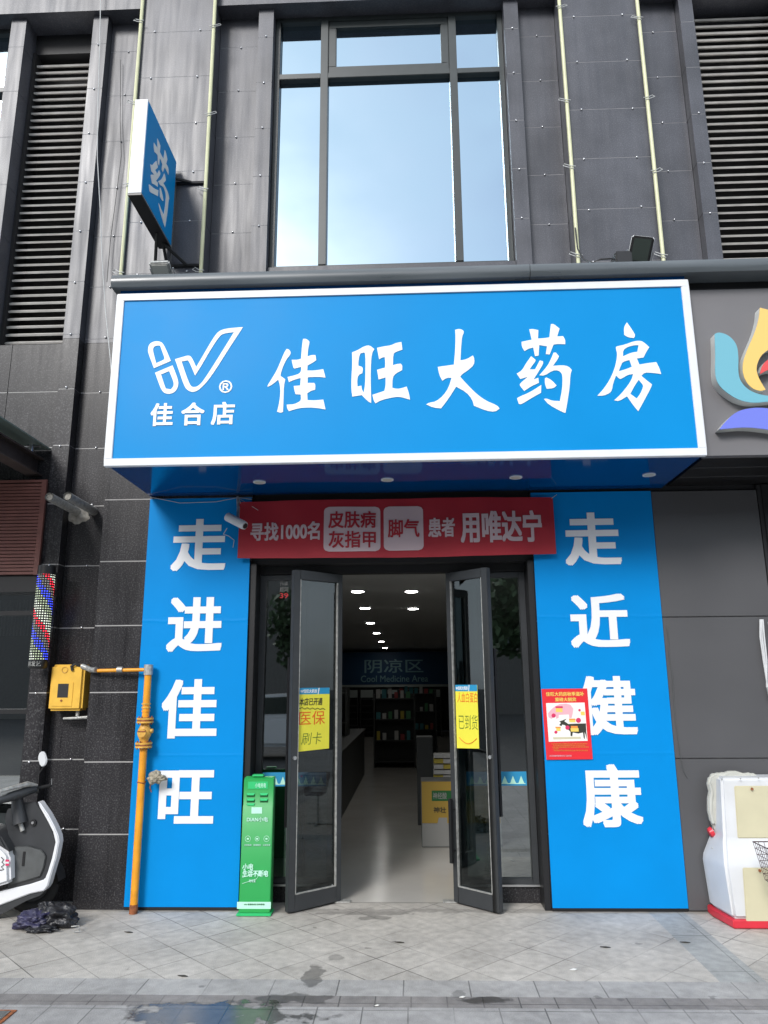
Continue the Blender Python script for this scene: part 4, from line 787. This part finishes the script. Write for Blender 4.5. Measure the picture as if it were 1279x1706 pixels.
MB().prism([Q(x, y, Ys-.11) for x, y in seat], (0, .25, 0)).build('seat', SCD, st, bevel=.012)
MB().prism([Q(x, y, Ys-.104) for x, y in ((9, 1432), (15, 1432), (15, 1442), (9, 1442))], (0, .003, 0)).build('red_stripe', PAPM, st)
MB().prism([Q(x, y, Ys-.106) for x, y in ((9, 1435.5), (15, 1435.5), (15, 1438.5), (9, 1438.5))], (0, .003, 0)).build('white_stripe', WPL, st)
sk = MB(); pts = [(2, 1428), (6, 1432), (3, 1436), (7, 1440), (2, 1444), (6, 1448), (1, 1450), (-4, 1446), (-2, 1440), (-6, 1434)]
sk.tube([Q(x, y, Ys-.103) for x, y in pts], .003, 5).build('sticker', INKB, st)
# steering: column, bar, grip, levers, mirror
MB().tube([Q(34, 1372, Ys-.03), Q(30, 1345, Ys-.02), Q(28, 1325, Ys-.03)], [.05, .045, .035], 12).build('steering_column', SCD, st, True)
MB().tube([Q(-40, 1345, -.50), Q(0, 1333, -.40), Q(20, 1326, -.33), Q(45, 1318, -.25), Q(58, 1314, -.20)], [.02, .024, .036, .034, .028], 12).build('handlebar_cover', SCD, st, True)
MB().tube([Q(58, 1314, -.20), Q(82, 1309, -.12), Q(86, 1309, -.11)], [.011, .013, .008], 10).tube([Q(59, 1318, -.2), Q(64, 1316, -.19)], .02, 10).build('grip', RUB, st, True)
MB().tube([Q(86, 1309, -.11), Q(86, 1297, -.11)], .003, 5).build('brake_lever', STEEL, st)
MB().tube([Q(0, 1318, -.42), Q(45, 1306, -.27), Q(62, 1308, -.2)], [.012, .02, .008], 8).build('dash_edge', ZINC, st, True)
ms = MB().tube([Q(61, 1305, -.2), Q(63, 1292, -.2), Q(72, 1278, -.2), Q(76, 1273, -.2)], .0045, 6).build('mirror_stem', BLACK, st, True)
mo = [(72+7*math.cos(k*.3927)+(1 if k < 8 else 0), 1264+13*math.sin(k*.3927)) for k in range(16)]
MB().prism([Q(x, y, -.2) for x, y in mo], (0, -.02, 0)).build('mirror', WPL, st, bevel=.006)
p = Q(56, 1370, Ys-.016); k_ = MB().tube([p, p+V((0, -.012, 0))], .022, 14).build('lock_cylinder', BLACK, st); MB().tube([p+V((0, -.012, 0)), p+V((0, -.018, 0))], .009, 10).build('keyhole', STEEL, k_)
a, b = Q(33.5, 1370, Ys-.03), Q(38, 1384, Ys-.03); MB().tube([a, b], .016, 10).build('bag_hook', ZINC, st, True)
MB().box(Q(41, 1430, Ys).x, Q(45, 1430, Ys).x, Ys-.032, Ys-.02, Q(43, 1441, Ys).z, Q(43, 1417, Ys).z).build('slot', BLACK, st)
# wheels
def wheel(cx, cy, r, w_=.05, ang=0):
    wl = MB(); M = Matrix.Translation((cx, cy, r+.002)) @ Matrix.Rotation(ang, 4, 'Z')
    ring = [(M @ V((math.cos(k*math.pi/14)*(r-w_*.5), 0, math.sin(k*math.pi/14)*(r-w_*.5)))) for k in range(29)]
    t = wl.tube(ring, w_*.5, 12, False).build('wheel', RUB, st, True)
    MB().tube([M @ V((0, -.03, 0)), M @ V((0, .03, 0))], r-w_*.9, 20).build('rim', SCD, t, True); MB().tube([M @ V((0, -.045, 0)), M @ V((0, .045, 0))], .03, 12).build('hub', ZINC, t)
wheel(-2.70, -.07, .175, .085, R_(35)); wheel(-3.75, -.30, .19, .085, R_(5))
MB().tube([V((-2.70, -.10, .18)), V((-2.74, -.17, .50))], .018, 8).build('fork', ZINC, st); MB().grid(lambda u, v: (-2.70+.205*math.cos(R_(10+120*u)), -.07-.06+.12*v, .18+.205*math.sin(R_(10+120*u))), 12, 4).build('mudguard', SCD, st, True)
# ================================================================== bag bundle
bg_ = thing('dark_bag', (-2.35, -.53, 0), 'crumpled black and navy cloth bag dropped on the paving by the scooter', 'bag')
p = PZ(60, 1548); crumple('navy_folds', (p.x-.02, p.y+.02, .045), (.13, .09, .055), BAGP, bg_, 2.2, .5, 5, 1.0, .002)
p = PZ(95, 1545); crumple('black_body', (p.x, p.y+.02, .055), (.13, .09, .08), BAG, bg_, 6.4, .35, 5, .8, .002)
p = PZ(72, 1545); crumple('top_fold', (p.x, p.y+.06, .09), (.09, .055, .05), BAG, bg_, 9.9, .55, 5, 1.0, .002); crumple('front_flap', (p.x+.03, p.y-.09, .018), (.10, .05, .02), BAG, bg_, 1.3, .6, 4, 1.0, .002)
p = PZ(118, 1552); MB().tube([(p.x, p.y, .03), (p.x+.05, p.y-.0, .035), (p.x+.07, p.y-.03, .01), (p.x+.03, p.y-.03, .008)], .004, 6).build('strap', ZINC, bg_, True)
# ================================================================== WHITE CABINET at the right edge
wc = thing('white_plastic_cabinet', (2.3, -.2, 0), 'white plastic coin ride cabinet with cream access doors and red base', 'cabinet')
def prismy(prof, x0, x1): pass
yF = -.378; xl, xr = 2.03, 2.62
lowz = PY(1240, 1438, -.36).z; upz0 = PY(1240, 1402, -.28).z; topz = PY(1240, 1296, -.25).z
# plan outline: front-left corner chamfer towards the back
def loft(rings, m, name, bevel=.015):
    b = MB(); n = len(rings[0])
    for r in rings: b.v += [tuple(q) for q in r]
    for i in range(len(rings)-1):
        for j in range(n): k = (j+1) % n; b.f.append((i*n+j, i*n+k, (i+1)*n+k, (i+1)*n+j))
    b.f.append(tuple(range(n))[::-1]); b.f.append(tuple((len(rings)-1)*n+j for j in range(n))); return b.build(name, m, wc, bevel=bevel, seg=3)
def plan(dx, dy, z, xr_=None): return [V((2.035+dx*1.2, yF+dy, z)), V((xr, yF+dy, z)), V((xr, -.03, z)), V((2.005+dx*2.1, -.03, z)), V((2.0+dx*2.1, -.12, z))]
loft([plan(-.002, -.004, .004), plan(-.002, -.004, .055)], REDP, 'red_base', .006)
loft([plan(.006, .006, .056), plan(-.004, .02, lowz-.04), plan(.0, .03, lowz), plan(.028, .105, upz0), plan(.035, .115, upz0+.03), plan(.055, .135, topz)], WPL, 'shell', .018)
def cpan(l, t_, r, b, Y, dy, lbl):
    q = [PY(l, t_, Y), PY(r, t_, Y), PY(r+4, b, Y+dy), PY(l+6, b, Y+dy)]; zA, zB = q[0].z, q[2].z
    o = MB().prism([q[0], V((xr-.03, q[0].y, zA)), V((xr-.03, q[2].y, zB)), V((q[3].x, q[2].y, zB))], (0, -.010, 0)).build('access_door', CREAMP, wc, bevel=.005); o['label'] = lbl; return o
cpan(1222, 1309, 1290, 1396, -.242, -.02, 'upper cream access door'); cpan(1236, 1445, 1290, 1535, -.36, -.012, 'lower cream access door')
for x, y, Y in ((1252, 1314, -.262), (1265, 1450, -.378)): p = PY(x, y, Y); MB().tube([p, p+V((0, -.008, 0))], .009, 8).build('screw', RUST, wc)
for x, y, Y in ((1202, 1298, -.22), (1233, 1297, -.26), (1263, 1296, -.26), (1197, 1321, -.15), (1200, 1358, -.15), (1203, 1391, -.16), (1196, 1387, -.12), (1195, 1428, -.12)): p = PY(x, y, Y); MB().tube([p, p+V((-.004, -.012, 0))], .005, 6).build('rivet', ZINC, wc)
for pts in ([(1204, 1309), (1205, 1316)], [(1209, 1337), (1211, 1348), (1211, 1358)], [(1212, 1377), (1214, 1386)]): MB().tube([PY(x, y, -.20) for x, y in pts], .004, 5).build('scratch', RUST if len(pts) == 3 else ZINC, wc)
for pts in ([(1190, 1445), (1193, 1470), (1195, 1495), (1199, 1518)], [(1187, 1440), (1191, 1480), (1196, 1505)], [(1185, 1412), (1189, 1416)]): MB().tube([PY(x, y, -.16) for x, y in pts], .003, 5).build('scuff', ZINC, wc)
cl = [PY(x, y, -.10) for x, y in ((1190, 1380), (1182, 1370), (1178, 1350), (1178, 1330), (1180, 1318), (1177, 1305), (1180, 1292), (1190, 1286), (1202, 1288), (1212, 1284), (1225, 1284), (1238, 1288), (1250, 1286), (1262, 1292), (1266, 1300))]
cl2 = [(-1, p.z, p.x) for p in cl]; ins = [PY(1262, 1330, -.10), PY(1215, 1400, -.10), PY(1193, 1395, -.10)]
MB().prism([V((p.x, -.075, p.z)) for p in cl+ins], (0, -.05, 0)).build('rear_moulding', WPD, wc, bevel=.016, seg=3)
MB().tube([p+V((.012, -.03, 0)) for p in cl[1:6]], .012, 8).build('moulding_ridge', WPD, wc, True)
p, q = PY(1187, 1385, -.10), PY(1181, 1388, -.10); MB().tube([q, p], [.03, .036], 16).build('red_knob', REDP, wc, bevel=.004)
# wire basket
wb = thing('wire_basket', (2.45, -.85, 0), 'thin wire shopping basket with red handle at the right edge', 'basket')
g = MB(); c0 = PY(1262, 1406, -.62); zt2, zb2 = c0.z, PY(1270, 1468, -.62).z; X0, X1, Y0, Y1 = c0.x, c0.x+.34, -.80, -.55
def lerp(a, b, t): return a+(b-a)*t
for i in range(7):
    t = i/6; z = lerp(zb2, zt2, t); s = .035*(1-t); g.tube([(X0+s, Y0+s, z), (X1-s, Y0+s, z), (X1-s, Y1-s, z), (X0+s, Y1-s, z), (X0+s, Y0+s, z)], .0035 if i == 6 else .0018, 5)
for i in range(11):
    x = lerp(X0, X1, i/10); xs = lerp(X0+.035, X1-.035, i/10)
    g.tube([(x, Y0, zt2), (xs, Y0+.035, zb2), (xs, Y1-.035, zb2), (x, Y1, zt2)], .0016, 5)
for i in range(9): y = lerp(Y0, Y1, i/8); ys = lerp(Y0+.035, Y1-.035, i/8); g.tube([(X0, y, zt2), (X0+.035, ys, zb2), (X1-.035, ys, zb2), (X1, y, zt2)], .0016, 5)
g.build('wire_cage', mat('basket_wire', (.10, .05, .05), .4, metal=.5), wb)
MB().tube([(X0-.004, Y0-.002, zt2-.004), (X0+.02, Y0-.004, zt2-.010)], .014, 8).build('handle', REDP, wb, True)
MB().tube([(X1-.05, -.68, zb2), (X1-.05, -.68, 0)], .012, 8).tube([(X1-.2, -.68, .012), (X1+.1, -.68, .012)], .012, 8).tube([(X1-.05, -.8, .012), (X1-.05, -.5, .012)], .012, 8).build('stand', ZINC, wb)
# ================================================================== litter, drain
for i, (x, y, m, r, lb) in enumerate(((955, 1616, PAPW, .022, 'white paper scrap on the diagonal paving near the right wall'), (770, 1662, PAPW, .016, 'small white scrap by the dark paving band at centre'), (628, 1676, PAPW, .012, 'tiny white scrap on the outer paving left of centre'))):
    p = PZ(x, y); tag(outline([[(p.x-r, p.y-r*.4), (p.x+r*.2, p.y-r*.6), (p.x+r, p.y+r*.1), (p.x+r*.1, p.y+r*.5)]], (V((0, 0, .004)), V((1, 0, 0)), V((0, 1, 0))), m, None, 'litter', th=.002), lb, 'litter')
for x, y, lb in ((1141, 1571, 'dark dead leaf on the grey paving strip near the cabinet'), (1008, 1579, 'dark dead leaf on the paving below the right blue panel'), (665, 1571, 'dark dead leaf on the paving in front of the doorway'), (304, 1627, 'dark dead leaf on the paving near the row of square slabs at left'), (214, 1554, 'small dark leaf on the paving below the gas pipe')):
    p = PZ(x, y); r = .03; tag(outline([[(p.x-r, p.y+r*.2), (p.x, p.y-r*.25), (p.x+r, p.y-r*.2), (p.x+r*.2, p.y+r*.3)]], (V((0, 0, .004)), V((1, 0, 0)), V((0, 1, 0))), mat('dead_leaf%d' % x, (.05, .045, .035), .8), None, 'dead_leaf', th=.003), lb, 'leaf', 'dead leaves on the paving')
dr = thing('drain_cover', (-2.05, -1.75, 0), 'dark metal drain cover at the bottom left corner of the paving', 'drain cover')
q = PZ(26, 1686); MB().box(q.x-.35, q.x, q.y-.25, q.y+.012, .001, .006).build('frame', RUST, dr); MB().box(q.x-.33, q.x-.02, q.y-.23, q.y-.006, .0065, .009).build('plate', SCG, dr)
# ================================================================== SHOP INTERIOR
IZ = 2.6
sheet('shop_floor', FLOORT, -2.3, 2.3, .19, 20, .002)
sr = thing('shop_room', (0, 10, 0), 'dim pharmacy interior walls and ceiling seen through the open doors', 'room')
box('ceiling', INC, sr, -2.3, 2.3, .27, 20, IZ, IZ+.05); box('side_wall', INW, sr, -2.35, -2.3, .31, 20, .003, IZ); box('side_wall', INW, sr, 2.3, 2.35, .31, 20, .003, IZ); box('back_wall', INW, sr, -2.3, 2.3, 20, 20.1, .003, IZ)
protoL = None
for i, (x, y) in enumerate([(-.613, 2.89), (.006, 2.95), (-.65, 4.85), (.029, 5.01), (-.72, 7.51), (-.74, 10.23), (-.77, 13.45), (-.8, 16.9)]):
    if protoL is None:
        t = thing('ceiling_spot', (x, y, IZ), 'x', 'ceiling light'); protoL = t
        MB().tube([(x, y, IZ), (x, y, IZ-.012)], .085, 20).build('ring', WPL, t, True); MB().tube([(x, y, IZ-.0125), (x, y, IZ-.016)], .07, 20).build('diffuser', LAMP, t)
    else: t = copytree(protoL); t.location = (x, y, IZ)
    t['group'] = 'round ceiling spots inside the shop'; t['label'] = ('nearest lit ceiling spot in the left row inside the doorway', 'nearest lit ceiling spot in the right row inside the doorway', 'second lit ceiling spot in the left row inside', 'second lit ceiling spot in the right row inside', 'third lit ceiling spot in the left row inside', 'fourth lit ceiling spot in the left row inside', 'fifth lit ceiling spot in the left row inside', 'farthest lit ceiling spot in the left row, just above the inside sign')[i]
SYI = 18.
s2 = thing('inside_sign', (0, SYI, 1.5), 'dark navy sign band reading Cool Medicine Area at the back of the shop', 'sign')
x0, x1, z0, z1 = wbox(556, 1086, 760, 1140, SYI); box('band', INB, s2, x0-.3, 2.28, SYI, SYI+.05, z0, z1); box('lower_trim', SHG, s2, x0-.3, 2.28, SYI-.03, SYI+.02, z0-.08, z0-.01)
for b_t, l, t_, r, b in (('阴凉区', 607, 1098, 705, 1121), ('Cool Medicine Area', 601, 1125, 713, 1136)): a, c, d, e = wbox(l, t_, r, b, SYI); lettering(b_t, fr(SYI-.004), a, c, d, e, INT, s2, 'lettering', .01, .004)
# back cabinets
def cabinet(x0, x1, Y, z1, lbl, n, grp):
    t = thing('medicine_cabinet', ((x0+x1)/2, Y, 0), lbl, 'cabinet', 'dark medicine cabinets at the back of the shop')
    f = MB(); f.box(x0, x0+.03, Y-.35, Y, .003, z1); f.box(x1-.03, x1, Y-.35, Y, .003, z1); f.box(x0, x1, Y-.01, Y+.01, .003, z1)
    for i in range(6): z = .12+i*(z1-.42)/5; f.box(x0+.03, x1-.03, Y-.34, Y-.011, z, z+.025)
    f.build('frame', SHELF, t); box('light_header', SHG, t, x0+.02, x1-.02, Y-.36, Y-.352, z1-.22, z1)
    return t
zc1 = PY(650, 1149, 17.4).z
CAB = []
for i, (l, r) in enumerate(((570, 597), (600, 623), (626, 641), (645, 668), (673, 702), (706, 716), (718, 735))):
    a, b = PY(l, 1200, 17.4).x, PY(r, 1200, 17.4).x; cabinet(a, b, 17.6, zc1, '%s dark medicine cabinet from the left under the inside sign' % ('first', 'second', 'third', 'fourth', 'fifth', 'sixth', 'seventh')[i], 0, ''); CAB.append((a, b))
# cartons on mid-shop gondolas
def gondola(x0, x1, y0, y1, h, lbl, m=SHELF):
    t = thing('display_shelf', ((x0+x1)/2, (y0+y1)/2, 0), lbl, 'display shelf'); f = MB(); f.box(x0, x1, y0, y0+.02, .003, h)
    f = MB(); f.box(x0, x0+.03, y0, y1, .003, h); f.box(x1-.03, x1, y0, y1, .003, h); f.box(x0+.03, x1-.03, y1-.02, y1, .003, h)
    for i in range(4): f.box(x0+.03, x1-.03, y0, y1-.02, .1+i*(h-.12)/3.2, .12+i*(h-.12)/3.2)
    f.build('frame', m, t); return t
sh = [(-1.9, -1.0, 6.0, 6.5, 1.5), (-.75, .05, 9.0, 9.4, 1.35), (-.35, .55, 12.0, 12.4, 1.4), (-1.9, -1.1, 3.4, 3.9, 1.2)]
for i, (a, b, c, d, h) in enumerate(sh): gondola(a, b, c, d, h, ('tall dark display shelf along the left inside the shop', 'dark display shelf of cartons at the middle of the shop', 'dark display shelf further back in the shop aisle', 'low dark shelf just inside the left window')[i])
pm = bpy.data.meshes.new('medicine_carton'); MB().box(-.045, .045, -.03, .03, 0, .13).mesh('q').transform(Matrix.Identity(4))
cm_ = [MB().box(-.045, .045, -.03, .03, 0, .13).mesh('medicine_carton') for _ in BX]
for me, m in zip(cm_, BX): me.materials.append(m)
for a, b, c, d, h in sh[:3]:
    for i in range(1, 4):
        x = a+.09
        while x < b-.09:
            if random.random() < .85:
                o = bpy.data.objects.new('medicine_carton', random.choice(cm_)); S.collection.objects.link(o); o.location = (x, c+.06, .121+i*(h-.12)/3.2); o.scale = (random.uniform(.7, 1), 1, random.uniform(.7, 1.4)); tag(o, 'small dim medicine carton standing on a display shelf inside the shop', 'carton', 'medicine cartons on the shop shelves')
            x += .115
# left counter, right pillar and promo counter
ct = thing('glass_counter', (-1.3, 2.6, 0), 'long dark glass counter along the left inside the doorway', 'counter'); box('base', SHELF, ct, -2.0, -.86, 1.6, 8, .003, .75); box('top', SHELF, ct, -2.0, -.84, 1.58, 8, .752, .775)
pY = PZ(705, 1412).y; x0, x1, z0, z1 = wbox(702, 1302, 758, 1411, pY)
pb = thing('promotion_counter', ((x0+x1)/2, pY+.2, 0), 'yellow promotional counter with green label inside the doorway', 'counter')
box('counter_body', INW, pb, x0, x1+.45, pY+.012, pY+.45, .003, z1-.01); box('front_print', PROMO, pb, x0+.005, x1+.44, pY, pY+.011, z0+(z1-z0)*.36, z1); box('lower_print', PROMW, pb, x0+.005, x1+.44, pY, pY+.011, .01, z0+(z1-z0)*.357)
a, b, c, d = wbox(719, 1317, 757, 1334, pY); box('green_label', GREEND, pb, a, b+.2, pY-.004, pY+.002, c, d)
for s_, l, t_, r, b, m in (('神经酸', 721, 1320, 744, 1331, PROMW), ('神壮', 722, 1344, 743, 1354, INKB)): q = wbox(l, t_, r, b, pY); lettering(s_, fr(pY-.005), q[0], q[1], q[2], q[3], m, pb, 'lettering', .01, .001)
q = wbox(726, 1362, 745, 1392, pY); n_ = 10; outline([[(q[0], q[3]), (q[0]+.03, q[3])]+[((q[0]+q[1])/2+(q[1]-q[0])/2*math.cos(R_(a)), q[2]+.06+.05*math.sin(R_(a))) for a in range(180, 361, 30)]+[(q[1], q[3])]], fr(pY-.002), PROMW, pb, 'printed_bowl', th=.001)
pl = thing('grey_pillar_display', (.2, 3.0, 0), 'plain grey display column standing behind the promotional counter', 'display'); x0, x1, z0, z1 = wbox(695, 1228, 722, 1400, 3.2); box('panel', mat('grey_display', (.08, .085, .085), .6), pl, x0, x1, 3.2, 3.5, .003, z1)
st2 = None
for k in range(5):
    for j in range(2):
        p = PY(730+j*16, 1296-k*9, 2.6); o = bpy.data.objects.new('product_pack', cm_[1 if (k+j) % 3 else 3]); S.collection.objects.link(o); o.location = (p.x, 2.6, p.z-.01); o.scale = (1.1, 2, .32); tag(o, 'pale product pack in the stack behind the promotional counter', 'pack', 'product packs stacked behind the promotional counter')
t = thing('pack_table', (.45, 2.65, 0), 'small dark table carrying stacked product packs behind the right door', 'table'); zt3 = PY(738, 1297, 2.6).z-.012; box('top', SHELF, t, .2, .8, 2.45, 2.85, zt3-.03, zt3-.003)
for x in (.23, .77): 
    for y in (2.48, 2.82): box('leg', SHELF, t, x-.015, x+.015, y-.015, y+.015, .003, zt3-.031)
# ================================================================== across the street (seen only in reflections)
BT = [(-75, -47, -30, 16), (-45, -17, -34, 12.5), (-16, 9, -36, 13.5), (10, 36, -34, 12), (38, 75, -30, 16)]
for i, (x0, x1, y, h) in enumerate(BT):
    t = thing('apartment_block', ((x0+x1)/2, y, -.15), 'apartment block across the street, %s of five, mirrored in the shop glass' % ('first from the left', 'second from the left', 'the middle', 'fourth from the left', 'last')[i], 'building')
    box('wall', BLD, t, x0, x1, y-10, y, -.15, h); n = int((x1-x0)/2.4)
    for k in range(n):
        for z in range(1, int(h/3)):
            if k % 2 == 0: box('window', BLG, t, x0+.6+k*2.4, x0+2.2+k*2.4, y-.02, y+.04, z*3+.6, z*3+2.1)
from mathutils import noise as NZ
def tree(x, y, h, lbl):
    t = thing('street_tree', (x, y, -.15), lbl, 'tree', 'street trees across the road'); MB().tube([(x, y, -.15), (x+.05, y, h*.4), (x, y, h*.7)], [.16, .11, .05], 8).build('trunk', BARK, t)
    c = MB()
    for _ in range(2600):
        d = V((random.gauss(0, 1), random.gauss(0, 1), random.gauss(0, 1))).normalized(); r = random.random()**.4*(1+.5*NZ.noise(d*2+V((x, y, 0))))
        p = V((x, y, h*.72))+V((d.x*h*.32, d.y*h*.32, d.z*h*.3))*r; a = V((random.uniform(-1, 1), random.uniform(-1, 1), random.uniform(-1, 1))).normalized()*.16; b = a.orthogonal().normalized()*.1
        c.quad(p-a, p+b, p+a, p-b)
    me = bpy.data.meshes.new('crown'); me.from_pydata(c.v, [], c.f); link('crown', me, t, LEAF)
tree(-9, -17, 5.2, 'leafy street tree across the road on the left, mirrored in the glass'); tree(-3, -18, 4.6, 'leafy street tree straight across the road, mirrored in the glass'); tree(3.5, -17, 5.4, 'leafy street tree across the road right of centre, mirrored in the glass'); tree(10, -18, 5, 'leafy street tree across the road at far right, mirrored in the glass')
cr = thing('parked_car', (-3.2, -12.5, -.16), 'white parked car mirrored in the left shop window', 'car')
prof = [(-2.1, .25), (-2.15, .6), (-1.9, .85), (-1.1, .95), (-.5, 1.4), (.6, 1.45), (1.3, 1.0), (2.0, .9), (2.15, .6), (2.1, .25)]
MB().prism([(-3.2+x, -13.3, z-.1) for x, z in prof], (0, 1.7, 0)).build('body', SCW, cr, bevel=.08); MB().prism([(-3.2+x, -13.32, z-.1) for x, z in [(-1.0, .97), (-.45, 1.34), (.55, 1.38), (1.15, 1.0)]], (0, 1.74, 0)).build('windows', SOLP, cr)
for x in (-4.5, -1.9): MB().tube([(x, -13.35, .14), (x, -11.55, .14)], .3, 20).build('wheel', RUB, cr, True)
